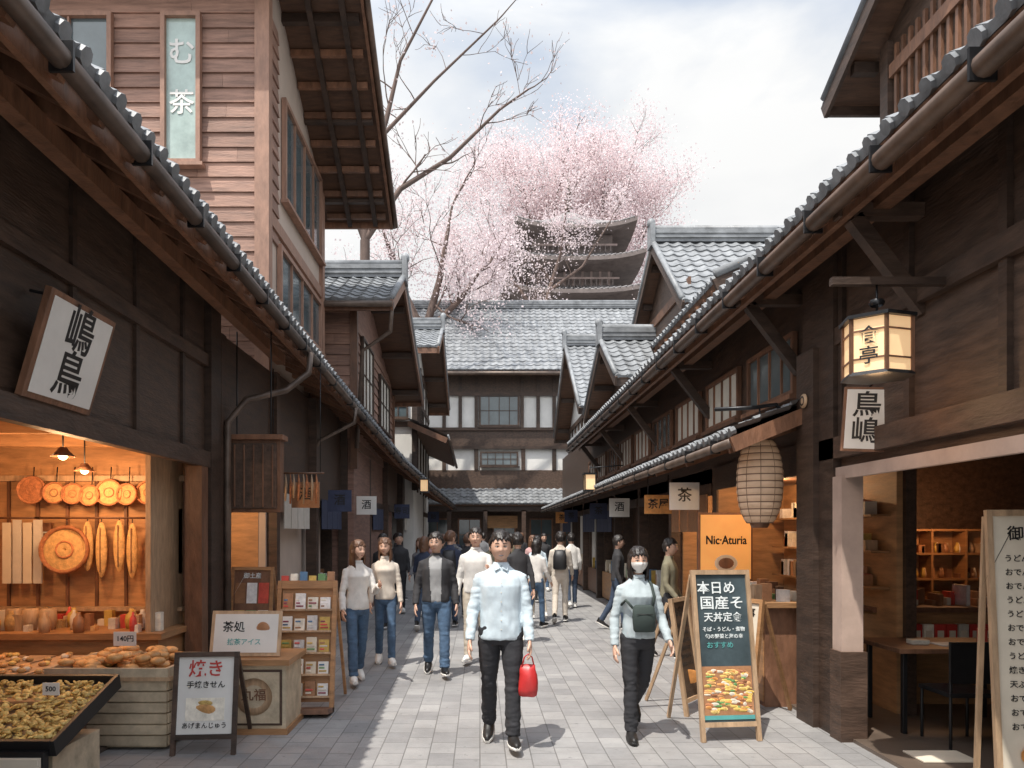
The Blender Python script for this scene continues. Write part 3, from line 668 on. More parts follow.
for k in range(6):
    aa=.3+math.pi/6+math.pi/3*k
    if math.sin(aa)<-.4 and math.cos(aa)<.2:
        n=V((math.cos(aa),math.sin(aa),0)); u=V((0,0,1)).cross(n); Mx=frame(c+n*.178,u,(0,0,1),n); b.text('ink',Mx,'食',0,.05,.12,.004); b.text('ink',Mx,'亭',0,-.08,.12,.004)
b.done()
b=B('kanji_hanging_sign',.003)
Mx=frame((2.80,5.75,2.38),(1,-.25,-.06),(.07,0,1),(-.25,-1,0)); b.mbox('brown',Mx,0,.33,0,.5,-.03,0); b.mbox('white',Mx,.02,.31,.02,.48,0,.006); b.text('ink',Mx,'鳥',.165,.35,.21,.008); b.text('ink',Mx,'嶋',.165,.15,.21,.008); b.beam('steel',(3.0,5.72,2.86),(3.1,5.75,2.95),.015,.015); b.done()
b=B('paper_lantern'); c=V((2.74,7.25,2.24)); prof=[]
NR=12
def lr(z): return .195*math.sqrt(max(0,1-(abs(z)/.46)**2.3))
for i in range(NR*6+1):
    t=i/(NR*6); z=-.40+.80*t; r=lr(z)+.015; r+=.009*abs(math.sin(math.pi*t*NR)); prof.append((r,z))
b.lathe('lampp',c,prof,28)
for i in range(NR+1):
    z=-.40+.80*i/NR; r=lr(z)+.017; b.lathe('lamprib',c+V((0,0,z)),[(r,-.006),(r+.005,0),(r,.006)],28)
for k in range(10):
    a=k*math.pi/5; b.tube('lamprib',[c+V(((lr(z)+.024)*math.cos(a),(lr(z)+.024)*math.sin(a),z)) for z in [-.4+.08*q for q in range(11)]],.003,4)
b.lathe('brown',c,[(.09,.40),(.10,.43),(.07,.45),(.001,.45)],20); b.lathe('brown',c,[(.001,-.45),(.07,-.45),(.09,-.42),(.09,-.40)],20)
b.tube('steel',[c+V((0,0,.45)),c+V((0,0,.72))],.008,6)
b.tube('steel',[(3.1,7.25,2.75),(2.9,7.25,3.0),(2.7,7.25,2.97),(2.3,7.25,2.95)],.02,6)
b.done()
b=B('wall_vent_disc'); b.lathe('tan',None,[(.001,.02),(.055,.02),(.065,.01),(.065,0)],18,True,FR(2.97,6.78,2.95)); b.lathe('ink',None,[(.03,.022),(.045,.024),(.045,.022)],18,True,FR(2.97,6.78,2.95)); b.done()
for (x,y,z) in((2.25,15.2,2.77),(-1.5,20,3.0)):
    b=B('street_lantern'); b.box('lampw',x-.10,x+.10,y-.10,y+.10,z-.15,z+.15); b.box('steel',x-.13,x+.13,y-.13,y+.13,z+.152,z+.19); b.box('steel',x-.12,x+.12,y-.12,y+.12,z-.19,z-.152)
    for sx in(-1,1):
        for sy in(-1,1): b.box('steel',x+sx*.11-.012,x+sx*.11+.012,y+sy*.11-.012,y+sy*.11+.012,z-.15,z+.15)
    b.tube('steel',[(x,y,z+.19),(x,y,z+.3),(x+(.7 if x>0 else -.6),y,z+.35)],.012,6); b.done()
def p_chalk(b,Mx,w,H):
    b.text('chalkw',Mx,'本日め',w*.42,H-.16,.115,.004); b.text('chalkw',Mx,'国産そ',w*.5,H-.29,.12,.004,1.1); b.text('chalkw',Mx,'天丼定食',w*.5,H-.41,.085,.004)
    b.text('chalkw',Mx,'そば・うどん・煮物',w*.5,H-.51,.042,.004); b.text('chalkw',Mx,'旬の野菜と海の幸',w*.5,H-.57,.042,.004); b.text('teal',Mx,'おすすめ',w*.42,H-.645,.06,.004)
    b.mbox('goods5',Mx,.04,w-.04,.18,.62,.0005,.002)
    r=random.Random(3)
    for i in range(150): b.ball(r.choice(['yellow','orange','green','yellow','bun','cream','cracker','straw2']),Mx@V((r.uniform(.07,w-.07),r.uniform(.24,.59),.003)),(r.uniform(.012,.045),.004,r.uniform(.008,.02)),8,5)
    b.mbox('teal',Mx,.04,w-.04,.18,.215,.003,.006)
aboard('chalkboard_menu_sign',1.84,6.15,.52,1.44,.10,'chalk','tan',p_chalk,.17,.55)
def p_cream(b,Mx,w,H):
    b.text('ink',Mx,'お食事',w*.5,H-.14,.10,.004)
    for i in range(6): b.text('ink',Mx,random.choice(['焼き魚定食','海老天うどん','手打ちそば']),w*.5,H-.27-i*.075,.045,.004)
    b.ball('orange',Mx@V((w/2,.35,.004)),(.1,.004,.07))
aboard('menu_stand_sign',2.30,7.3,.46,1.12,-1.0,'cream','warm',p_cream,.15,.4)
aboard('menu_stand_sign',1.95,7.0,.40,1.12,.9,'dark','tan',p_cream,.15,.4)
def p_tall(b,Mx,w,H):
    b.text('ink',Mx,'御品書',w*.5,H-.16,.10,.004)
    for i in range(13):
        b.text('ink',Mx,random.choice(['天ぷら','おでん','焼き鳥','うどん']),w*.32,H-.32-i*.09,.05,.004); b.text('red',Mx,'600',w*.75,H-.32-i*.09,.045,.004)
    b.ball('orange',Mx@V((w*.5,.33,.004)),(.14,.004,.09)); b.ball('bun',Mx@V((w*.5,.36,.007)),(.09,.004,.05))
aboard('tall_menu_board',3.30,4.72,.55,1.9,-.15,'cream','tan',p_tall,.08,.12)
b=B('door_mat',.003); b.box('cream',3.3,3.72,5.5,5.78,.032,.045); b.done()
b=B('dining_table',.004); b.box('brown',3.55,4.75,6.25,6.95,.72,.76)
for x in(3.6,4.66):
    for y in(6.3,6.86): b.box('steel',x,x+.04,y,y+.04,.03,.72)
b.box('white',4.0,4.2,6.4,6.6,.76,.77); b.box('goods0',4.4,4.46,6.5,6.56,.76,.9); b.box('goods1',3.8,3.95,6.5,6.6,.76,.8); b.done()
b=B('dining_chair',.004)
x,y=3.72,5.85
for dx,dy in((0,0),(.38,0),(0,.38),(.38,.38)): b.tube('steel',[(x+dx,y+dy,.03),(x+dx,y+dy,.45 if dy else .88)],.014,6)
b.box('steel',x-.02,x+.40,y-.02,y+.40,.44,.475); b.box('steel',x-.01,x+.39,y-.012,y+.012,.55,.88); b.done()
b=B('gabled_upper_storey')
gable(b,4.75,9,3.2,8.6,4.5,2.4,7.3,5.8,9.07,9.4,7.2,.34,.3,'darkh','tiled',rake='dark',pitch=.2)
b.P('walls')
for i in range(40): y=3.25+i*.135; b.box('brown',4.715,4.749,y,y+.045,4.6,8.4 if abs(y-5.8)<1.5 else 7.3)
b.box('dark',4.68,4.78,8.5,8.66,4.5,7.4); b.box('brown',4.69,4.75,3.2,8.49,6.95,7.1)
b.done()
b=B('tiled_gable_house')
gable(b,4.25,10,14.9,19.0,0,14.4,6.25,16.9,8.35,19.6,6.6,.28,.3,'darkh','tile',rake='dark')
b.P('windows'); window(b,FR(4.24,17.8,5.2),1.6,1.0,3,2,'brown','paper'); b.box('brown',4.2,4.25,14.9,19,6.7,6.9)
b.done()
b=B('street_eave_house')
b.P('roof'); e0,e1=V((3.35,10.6,5.35)),V((3.35,14.3,5.35)); roof(b,'tile',e0,e1,V((6,10.6,6.5)),V((6,14.3,6.5)),.22,.28)
rafters(b,'brown',e0,e1,e0+V((.8,0,.34)),e1+V((.8,0,.34)),.4)
b.P('walls'); b.box('darkh',4.05,7,10.9,14.1,0,5.5); window(b,FR(4.04,13.8,4.9),2.6,.55,5,1,'brown','paper'); b.beam('dark',(3.35,10.55,5.25),(6,10.55,6.4),.06,.2); b.beam('dark',(3.35,14.35,5.25),(6,14.35,6.4),.06,.2); ridge(b,'tile',(6,10.6,6.5),(6,14.3,6.5)); b.tube('tile',[(3.35,10.55,5.43),(6,10.55,6.58)],.07,8)
b.done()
b=B('tiled_annex')
gable(b,3.5,9,16.2,20.2,0,15.9,5.1,18.0,6.4,20.7,5.0,.55,.3,'darkh','tile',rake='dark'); b.done()
b=B('tiled_townhouse')
gable(b,3.35,9,21.6,27.6,0,21.0,5.3,24.5,7.9,28,5.3,.5,.3,'plaster','tile',rake='dark')
b.P('timber')
for z in(3.6,4.6,5.4): b.box('dark',3.29,3.348,21.6,27.6,z,z+.15)
for i in range(8): b.box('dark',3.295,3.345,21.6+i*.82,21.74+i*.82,3.0,5.4)
b.done()
# ------------------------------------------------------------ trees
def tree(name,limbs,seed,spread,levels,leafmat,leafn,leafsize,cl=.5,up=.25,ratio=.72,rmin=.012,keep=None):
    R=random.Random(seed); b=B(name); b.P('branches'); tips=[]
    def grow(p,d,L,r,lv):
        pts=[p.copy()];rad=[r];k=4; q=p.copy()
        for i in range(k):
            d=(d+V((R.gauss(0,.16),R.gauss(0,.16),R.gauss(0,.10)+up*.12))).normalized(); q=q+d*L/k; pts.append(q.copy()); rad.append(max(rmin*.6,r*(1-.5*(i+1)/k)))
        b.tube('bark',pts,rad,5 if lv>1 else 4,False)
        if lv<=2: tips.extend(pts[1:])
        if lv==0: return
        n=R.choice([2,3,3]) 
        for i in range(n):
            t=pts[R.choice([2,3,4,4])]; ax=V((R.gauss(0,1),R.gauss(0,1),R.gauss(0,1))).normalized(); nd=(d+ax*spread+V((0,0,up*.3))).normalized()
            grow(t,nd,L*ratio*R.uniform(.8,1.15),max(rmin,r*.52),lv-1)
    for pts,rads,Lc,per in limbs:
        pts=[V(p) for p in pts]; b.tube('bark',pts,rads,8,False)
        for i in range(1,len(pts)):
            for k in range(per):
                p=lerp(pts[i-1],pts[i],R.random()); d=(pts[i]-pts[i-1]).normalized(); ax=V((R.gauss(0,1),R.gauss(0,.8),R.gauss(0,.7)+.3)).normalized()
                grow(p,(d*.6+ax*.9).normalized(),Lc*R.uniform(.7,1.15),rads[i]*.45,levels)
        if per: grow(pts[-1],(pts[-1]-pts[-2]).normalized(),Lc,rads[-1]*.9,levels)
    if leafn:
        b.P('blossoms'); vs=[];fs=[]
        for i in range(leafn):
            t=tips[R.randrange(len(tips))]; c=t+V((R.gauss(0,cl),R.gauss(0,cl),R.gauss(0,cl)))
            if keep and R.random()>keep(c): continue
            a=V((R.gauss(0,1),R.gauss(0,1),R.gauss(0,1))).normalized(); e=a.cross(V((R.gauss(0,1),R.gauss(0,1),R.gauss(0,1)))).normalized(); s=leafsize*R.uniform(.5,1.3); k=len(vs)
            vs+=[c-a*s,c+e*s*.8,c+a*s,c-e*s*.8]; fs.append((k,k+1,k+2,k+3))
        b.add(vs,fs,leafmat)
    b.done(); print(name,'tips',len(tips))
Y=70
tree('cherry_blossom_tree',[([(7.0,Y,0),(6.8,Y,14),(7.3,Y,21)],[.8,.65,.5],3,0),
 ([(7.3,Y,21),(6.4,Y-.8,26),(4.8,Y-.8,30.5),(4.2,Y,34)],[.42,.3,.2,.1],2.9,5),
 ([(7.3,Y,21),(8.4,Y+.8,27),(9.0,Y,32),(9.2,Y,36.2)],[.45,.33,.2,.1],2.9,5),
 ([(7.3,Y,21),(10,Y-.8,26.5),(12.6,Y-.8,31),(13.6,Y,34.6)],[.4,.28,.17,.1],2.9,5),
 ([(7.3,Y,21),(11.2,Y+.5,24.5),(14.6,Y,27.5),(16.0,Y,31)],[.3,.22,.15,.08],2.6,5),
 ([(7.3,Y,21),(4.2,Y+.5,24.5),(2.0,Y,27.5),(1.2,Y,31)],[.3,.22,.15,.08],2.6,5),
 ([(4.2,Y,24.5),(1.2,Y,25.4),(-.3,Y,26.4)],[.2,.14,.08],2.1,5),
 ([(11.2,Y,24.5),(14.5,Y,24.8),(16.5,Y,25.5)],[.2,.14,.08],2.1,5),
 ([(7.3,Y,24),(6.9,Y-1,28),(7.0,Y-1.4,32.4)],[.3,.2,.1],2.8,5),
 ([(10,Y-.8,26.5),(11.2,Y-1.4,29),(11.4,Y-1.2,33)],[.2,.15,.08],2.6,5)],5,.78,3,'blossom',125000,.095,.78)
Y=42
tree('cherry_blossom_tree',[([(3.3,Y,0),(3.2,Y,8),(3.5,Y,13.2)],[.3,.24,.19],2,0),
 ([(3.5,Y,13.2),(3.9,Y,15.4),(4.6,Y,17.6),(4.9,Y,20.2)],[.17,.12,.08,.04],1.2,2),
 ([(3.5,Y,13.2),(2.6,Y,15.0),(1.6,Y,16.4),(1.0,Y,18.2)],[.15,.11,.07,.04],1.2,3),
 ([(3.9,Y,15.4),(5.8,Y,16.8),(7.4,Y,19.4)],[.11,.07,.035],1.1,2)],9,.7,2,'blossom',12000,.055,.34,keep=lambda c: .2 if c.z<18.0 and c.x>1.6 else 1)
Y=33
tree('budding_cherry_tree',[([(-2.6,Y,0),(-2.6,Y,8),(-2.5,Y,10.5)],[.4,.3,.25],2,0),
 ([(-2.5,Y,10.5),(-3.4,Y,12.5),(-4.2,Y,14.8)],[.2,.14,.08],1.9,3),([(-2.5,Y,10.5),(-1.8,Y,13),(-1.4,Y,15.4)],[.2,.14,.08],1.9,3),([(-2.5,Y,10.5),(-.8,Y,12.2),(.0,Y,13.4)],[.18,.12,.07],1.3,3)],11,.7,3,'blossom',16000,.052,.38)
Y=26
tree('bare_tree',[([(-4.1,Y,0),(-4.05,Y,7),(-4.04,Y,12)],[.26,.2,.17],2,0),
 ([(-4.04,Y,12),(-2.8,Y,13.8),(-1.05,Y,14.9),(.7,Y,16.6),(1.7,Y,17.3)],[.13,.10,.075,.05,.03],1.3,2),
 ([(-4.04,Y,12),(-4.0,Y,14),(-3.3,Y,16.2),(-2.8,Y,18.3),(-1.6,Y,20.6)],[.14,.11,.09,.06,.04],1.5,2),
 ([(-3.5,Y,15.6),(-1.6,Y,17.6),(.6,Y,19.7)],[.08,.05,.03],1.2,3),
 ([(-4.04,Y,12),(-4.8,Y,14),(-5.2,Y,16)],[.12,.08,.05],1.3,2)],21,.7,2,'blossom2',900,.05,.2,rmin=.012)
tree('bare_shrub_tree',[([(11,36,0),(11,36,9),(11,36,10.4)],[.3,.2,.15],1.3,3),([(11,36,9.6),(12.3,36,11)],[.12,.07],1.2,4),([(11,36,9.6),(9.8,36,11)],[.12,.07],1.2,4)],31,.7,3,'blossom2',2500,.05,.3)
# ------------------------------------------------------------ PEOPLE
def remesh(parts,vox,smooth=4):
    vs=[];fs=[]
    for v,f in parts:
        o=len(vs); vs+=v; fs+=[tuple(i+o for i in q) for q in f]
    me=D.meshes.new('r'); me.from_pydata([tuple(v) for v in vs],[],fs); o=D.objects.new('r',me); scene.collection.objects.link(o)
    m=o.modifiers.new('r','REMESH'); m.mode='VOXEL'; m.voxel_size=vox
    s=o.modifiers.new('s','SMOOTH'); s.factor=.5; s.iterations=smooth
    dg=bpy.context.evaluated_depsgraph_get(); e=D.meshes.new_from_object(o.evaluated_get(dg))
    rv=[v.co.copy() for v in e.vertices]; rn=[v.normal.copy() for v in e.vertices]; rf=[tuple(p.vertices) for p in e.polygons]
    D.objects.remove(o); D.meshes.remove(me); D.meshes.remove(e); return rv,rn,rf
def limb(pts,rad,n=14,ref=None):
    t=B('x'); t.tube('ink',pts,rad,n,True,True,ref); p=t.parts['body']; return p['v'],p['f']
def rings(rs,n=20):
    vs=[];fs=[]
    for (cx,cy,cz,rx,ry) in rs:
        for j in range(n):
            a=2*math.pi*j/n; c,s=math.cos(a),math.sin(a)
            vs.append(V((cx+rx*math.copysign(abs(c)**.9,c),cy+ry*math.copysign(abs(s)**.9,s),cz)))
    for i in range(len(rs)-1):
        for j in range(n): fs.append((i*n+j,i*n+(j+1)%n,(i+1)*n+(j+1)%n,(i+1)*n+j))
    fs.append(tuple(range(n))[::-1]); fs.append(tuple(range((len(rs)-1)*n,len(rs)*n))); return vs,fs
g=lambda a,b,s: math.exp(-((a-b)/s)**2)
def headpt(d):
    x,y,z=d; t=max(0,-z)
    X=x*.079*(1-.22*t**2.2); Yy=y*.097*(1-(.30*t if y>0 else .05*t)); Z=z*.114
    if y<0:
        f=-y
        Yy-=.022*g(x,0,.15)*g(z,-.26,.14)*f+.007*g(x,0,.11)*g(z,-.04,.2)*f
        Yy+=.009*(g(x,.38,.2)+g(x,-.38,.2))*g(z,.0,.13)*f
        Yy-=.005*g(x,0,.25)*g(z,-.56,.09)*f+.008*g(x,0,.3)*g(z,-.88,.15)-.004*g(x,0,.3)*g(z,-.72,.06)
        Yy-=.004*(g(x,.5,.2)+g(x,-.5,.2))*g(z,-.3,.2)
    return V((X,Yy,Z))
def cm(name,col,rough=.85,var=.12): 
    if name not in M: M[name]=mk(name,col,rough,var,12,.04,bscale=120)
    return name
def skinm(name,c): M[name]=mk(name,c,.5,.06,10,.03)
skinm('skin',(.62,.385,.28)); skinm('skin2',(.54,.34,.25)); cm('lips',(.42,.16,.14),.5)
M['hair_black']=mk('hair_black',(.022,.017,.015),.45,.4,8,.25,(1,1,.15),bscale=60); M['hair_brown']=mk('hair_brown',(.14,.07,.04),.5,.4,8,.25,(1,1,.15),bscale=60)
M['eyew']=mk('eye_white',(.75,.72,.7),.3,0,5,0)
def person(name,x,y,H=1.70,yaw=0,fem=False,top='t',pants='p',shoes='ink',hair='short',hairm='hair_black',skin='skin',legs=(12,8,-14,12),arms=(8,10,12,8,10,12),vox=.014,fat=1.0,inner=None,mask=False,headyaw=0,loose=1.0,extra=None,sole='white',hem=.87,wr=1.0,smile=False,twist=0):
    b=B(name); b.P('body'); W=(.90 if fem else 1.0)*fat
    sh=.157*(.9 if fem else 1)*(.5+.5*fat)
    joints={}
    for s,(a,k) in((-1,legs[0:2]),(1,legs[2:4])):
        a=math.radians(a);k=math.radians(k); hip=V((s*.086*W,0,.90)); kn=hip+V((s*.005,-math.sin(a),-math.cos(a)))*.43; an=kn+V((0,-math.sin(a-k),-math.cos(a-k)))*.40
        joints[s]=(hip,kn,an,a-k)
    parts=[rings([(0,.0,.80,.11*W,.09*W),(0,0,.86,.158*W,.113*W),(0,0,.94,.160*W,.115*W),(0,0,1.0,.148*W,.106*W),(0,0,1.03,.143*W,.103*W)])]
    for s in(-1,1):
        hip,kn,an,q=joints[s]; d1=(kn-hip); d2=(an-kn); L=loose
        parts.append(limb([hip+V((0,0,.03)),hip+d1*.25,hip+d1*.6,kn-d1*.06,kn+d2*.06,kn+d2*.3,kn+d2*.65,an+d2*.02],[.086*W,.088*W,.073*W*L,.061*L,.059*L,.061*L,.055*L*L,.053*L*L]))
    v,nn,f=remesh(parts,vox)
    out=[]
    for p,n in zip(v,nn):
        zz=p.z; am=.0035*wr*(.7+1.2*math.exp(-((zz-.47)/.08)**2)+1.6*math.exp(-((zz-.15)/.09)**2)+.6*math.exp(-((zz-.85)/.06)**2)); w=noise.noise(V((p.x*9+p.z*4,p.y*9+x*3,p.z*22+y)))+.5*noise.noise(V((p.x*20,p.y*20,p.z*44)))
        out.append(p+n*am*w)
    b.add(out,f,pants,True)
    for s in(-1,1):
        hip,kn,an,q=joints[s]
        foot_pitch=max(-.7,min(.5,q*.9)) if q<0 else q*.45
        R=Matrix.Rotation(-foot_pitch,3,'X'); R=Matrix.Rotation(s*.12,3,'Z')@R
        o=an
        def sh_pt(t,a,grow=0,flat=False):
            yy=.065-.265*t; w=(.036+.012*math.sin(math.pi*min(1,t*1.1)))*(1-.55*max(0,t-.8)/.2)+grow; h=.085-.045*min(1,max(0,(t-.25)/.4))-.02*max(0,t-.85)/.15
            c,sn=math.cos(a),math.sin(a); zz=-.082+ (max(0,sn)**.8*h+.01 if sn>0 else 0.0)+.012
            if flat: zz=-.082+(0.02 if sn>0 else -.004)
            return o+R@V((c*w,yy,zz))
        for mt,gr,fl in((shoes,0,False),(sole,.004,True)):
            vs=[];fs=[];n=14;kk=10
            for i in range(kk+1):
                for j in range(n): vs.append(sh_pt(i/kk,2*math.pi*j/n,gr,fl))
            for i in range(kk):
                for j in range(n): fs.append((i*n+j,i*n+(j+1)%n,(i+1)*n+(j+1)%n,(i+1)*n+j))
            fs.append(tuple(range(n))); fs.append(tuple(range(kk*n,(kk+1)*n))); b.add(vs,fs,mt,True)
        b.tube(shoes,[an+V((0,0,.03)),an+R@V((0,0,-.05))],[.040,.045],10)
    mark=len(b.parts['body']['v'])
    parts=[rings([(0,0,hem,.163*W,.120*W),(0,0,hem+.02,.168*W,.124*W),(0,0,.98,.160*W,.119*W),(0,0,1.08,(.140 if fem else .154)*W,.113*W),(0,-.005,1.20,.158*W,.116*W),(0,-.012 if fem else -.003,1.28,.165*W,(.128 if fem else .117)*W),(0,.003,1.345,sh*1.04,.098*W),(0,.008,1.39,sh*.88,.080),(0,.012,1.425,sh*.58,.066),(0,.012,1.450,.070,.060),(0,.008,1.47,.058,.056)])]
    hands=[]
    for s,(a,ab,e) in((-1,arms[0:3]),(1,arms[3:6])):
        a,ab,e=map(math.radians,(a,ab,e)); S=V((s*sh,.01,1.348)); d1=V((s*math.sin(ab),-math.sin(a)*math.cos(ab),-math.cos(a)*math.cos(ab)))*.29; E=S+d1
        inn=.35 if e<.9 else -.55
        d2=V((s*math.sin(ab)*inn,-math.sin(a+e),-math.cos(a+e))).normalized()*.25; Wr=E+d2
        parts.append(limb([S+V((-s*.05,0,.016)),S+V((s*.008,0,-.010)),S+d1*.25,S+d1*.7,E,E+d2*.3,E+d2*.7,Wr+d2*.0],[.040*W,.050*W,.051*W,.047*W,.044*W*loose,.044*loose,.040*loose,.037*loose]))
        hands.append((s,Wr,d2.normalized()))
    v,nn,f=remesh(parts,vox,9 if vox<.012 else 5)
    out=[]
    for p,n in zip(v,nn):
        arm=abs(p.x)>sh+.01
        if arm: am=.0045*wr; w=noise.noise(V((p.x*7+y,p.y*7,p.z*24)))+.4*noise.noise(V((p.x*20,p.y*20+x,p.z*50)))
        else: am=.0055*wr*(.6+.7*math.exp(-((p.z-.98)/.12)**2)); w=noise.noise(V((p.x*13+p.z*6*(1 if p.x>0 else -1)+y,p.y*5,p.z*5)))+.4*noise.noise(V((p.x*24+x,p.y*10,p.z*12)))
        out.append(p+n*am*w)
    if inner:
        fi=[];fo=[]
        for q in f:
            c=out[q[0]]; (fi if (c.y<-.04 and abs(c.x)<inner[1]*(1+(c.z-1)*.5) and c.z>hem-.1) else fo).append(q)
        b.add(out,fo,top,True); b.add([p+V((0,.004,0)) for p in out],fi,inner[0],True)
    else: b.add(out,f,top,True)
    b.lathe(top,(0,.008,1.458),[(.066,-.012),(.062,.014),(.056,.016),(.054,-.01)],18)
    fs_=.9 if fem else 1
    b.tube(skin,[(0,.014,1.41),(0,.008,1.49),(0,.002,1.56)],[.052*fs_,.050*fs_,.055*fs_],14)
    res={}
    for s,wv,d in hands:
        fw=V((0,-1,0)); fw=(fw-d*fw.dot(d)).normalized(); pn=d.cross(fw)*s; 
        if pn.x*s>0: pn=-pn
        b.tube(skin,[wv-d*.03,wv+d*.012,wv+d*.045,wv+d*.085,wv+d*.098],[(.026,.020),(.030,.016),(.040,.017),(.040,.014),(.034,.010)],12,True,True,ref=fw)
        for k,(off,L,curl) in enumerate(((.028,.072,.30),(.010,.080,.35),(-.009,.074,.42),(-.027,.058,.5))):
            p=wv+d*.085+fw*off; dd=d.copy(); ps=[p]
            for sgm in range(3):
                dd=(dd+pn*curl*(1 if sgm else .5)).normalized(); p=p+dd*L*(.42,.32,.26)[sgm]; ps.append(p)
            b.tube(skin,ps,[.0095,.0088,.008,.006],8)
        p=wv+d*.025+fw*.028; dd=(d*.75+fw*.65+pn*.2).normalized(); ps=[p,p+dd*.035]; dd=(d*.95+fw*.2+pn*.35).normalized(); ps+=[ps[-1]+dd*.028,ps[-1]+dd*.052]
        b.tube(skin,ps,[.012,.0115,.010,.007],8); res[s]=wv+d*.11+pn*.02
    C=V((0,-.008,1.600)); HR=Matrix.Rotation(math.radians(headyaw),3,'Z')
    hs=1.03 if fem else 1.08
    def HP(d,off=0): 
        p=headpt(d)*hs; return C+HR@(p+V(d)*off)
    def US(a,z): return (a,-math.sqrt(max(.01,1-a*a-z*z)),z)
    def sph(fn,mat,n=40,m=28):
        vs=[];fs=[]
        for i in range(m+1):
            a=math.pi*i/m
            for j in range(n): bb=2*math.pi*j/n; vs.append(fn((math.sin(a)*math.cos(bb),math.sin(a)*math.sin(bb),math.cos(a))))
        for i in range(m):
            for j in range(n): fs.append((i*n+j,(i+1)*n+j,(i+1)*n+(j+1)%n,i*n+(j+1)%n))
        b.add(vs,fs,mat,True)
    near=vox<.012
    sph(lambda d:HP(d),skin,56 if near else 32,44 if near else 24)
    for s in(-1,1):
        b.ball(skin,C+HR@V((s*.080*hs,.006,-.012)),(.010,.018,.030),8,6)
        ep=HP(US(.37*s,0))
        b.ball('eyew',ep+HR@V((0,.0035,0)),(.0135,.006,.0050),12,8); b.ball('ink',ep+HR@V((0,-.0005,0)),(.0058,.005,.0050),8,6)
        b.tube(hairm,[HP(US(.20*s,.03),.001),HP(US(.37*s,.06),.001),HP(US(.56*s,.02),.001)],.0022,5)
        b.tube(hairm,[HP(US(.18*s,.21),.001),HP(US(.38*s,.25),.001),HP(US(.58*s,.20),.001)],[.003,.0035,.0018],5)
    if not mask:
        if smile:
            b.ball('ink',HP(US(0,-.56),.0)+HR@V((0,.001,0)),(.020,.004,.006),12,8); b.ball('eyew',HP(US(0,-.56),.0)+HR@V((0,-.0015,.002)),(.016,.003,.003),12,8)
        for dz,rr_ in((-.52,.0025),(-.60 if smile else -.565,.0034)): b.tube('lips',[HP(US(-.24,-.54),.000),HP(US(-.1,dz),.001),HP(US(.1,dz),.001),HP(US(.24,-.54),.000)],[.001,rr_,rr_,.001],6)
    if mask:
        vs=[];fs=[];n=16;m=10
        for i in range(m+1):
            for j in range(n+1):
                zz=-.10-.80*i/m; xx=(-.88+1.76*j/n)*math.sqrt(1-zz*zz); vs.append(HP(US(xx,zz),.006))
        for i in range(m):
            for j in range(n): fs.append((i*(n+1)+j,(i+1)*(n+1)+j,(i+1)*(n+1)+j+1,i*(n+1)+j+1))
        b.add(vs,fs,'white',True)
        for s in(-1,1): b.tube('white',[HP((.84*s,-.4,-.2),.006),C+HR@V((s*.086,.0,.012))],.0015,4)
    def hairf(d):
        xx,yy,zz=d; t=math.atan2(xx,-yy)
        lump=.009*noise.noise(V((xx*3.2+x,yy*3.2,zz*3.2)))+.004*noise.noise(V((xx*9+x,yy*9,zz*5)))
        strand=.0018*math.sin(t*41+zz*9+4*noise.noise(V((xx*4,yy*4,zz*4+x))))
        off=.011+strand+lump+.006*max(0,zz)
        fr=.5+.5*math.sin(t*15+x*5+2*noise.noise(V((t*3,x,y))))
        hl=.52-.14*fr+.10*noise.noise(V((t*3,x,y)))-.25*abs(xx)**3
        if fem: hl-=.05
        infront=yy<-.30-.30*max(0,.1-zz)
        low=-.5 if hair=='short' else -.75
        face=(infront and zz<hl) or (zz<low) or (hair=='short' and zz<-.10 and yy<.15)
        if hair=='short' and yy<0 and zz<.1 : off-=.006
        if face: return HP(d,-.012)
        return HP(d,off)
    sph(hairf,hairm,96 if near else 56,64 if near else 36)
    if hair in('long','bob','pony'):
        Lh={'long':.32,'bob':.20,'pony':.12}[hair]; n=48;m=16; vs=[];fs=[]
        for lay in(0,1):
            for i in range(m+1):
                t=i/m
                for j in range(n+1):
                    a=math.radians(-118+236*j/n) ; rx=.086+.014*math.sin(math.pi*min(1,t*1.1))-lay*.018-.010*t; ry=.100+.008*t-lay*.018
                    st=.0035*math.sin(a*34+t*3)+.010*noise.noise(V((a*3,t*4,x)))
                    zz=.035-t*Lh*(1+.06*math.sin(a*13)+.15*noise.noise(V((a*6,x,1)))); vs.append(C+HR@V((math.sin(a)*(rx+st),math.cos(a)*(ry+st)+.004,zz)))
        o=(m+1)*(n+1)
        for i in range(m):
            for j in range(n):
                q=(i*(n+1)+j,(i+1)*(n+1)+j,(i+1)*(n+1)+j+1,i*(n+1)+j+1); fs.append(q); fs.append(tuple(k+o for k in q[::-1]))
        for j in range(n): fs.append((m*(n+1)+j,m*(n+1)+j+1,o+m*(n+1)+j+1,o+m*(n+1)+j))
        for j in(0,n):
            for i in range(m): fs.append((i*(n+1)+j,(i+1)*(n+1)+j,o+(i+1)*(n+1)+j,o+i*(n+1)+j))
        b.add(vs,fs,hairm,True)
    if extra: extra(b,C,W)
    # counter-rotate the upper body a little for a natural stride
    if twist:
        def tw(p):
            if p.z<.84: return p
            k=min(1,(p.z-.84)/.45); return Matrix.Rotation(math.radians(twist)*k,3,'Z')@p+V((.004*k*twist/6,-.012*k,0))
        vv=b.parts['body']['v']
        for i in range(mark,len(vv)): vv[i]=tw(V((vv[i].x,vv[i].y,max(vv[i].z,.841))))-V((0,0,max(vv[i].z,.841)-vv[i].z))
        for s in res: q=res[s]; res[s]=tw(V((q.x,q.y,.841)))+V((0,0,q.z-.841))
    sc=H/1.75; zmin=min(p.z for p in b.parts['body']['v']); 
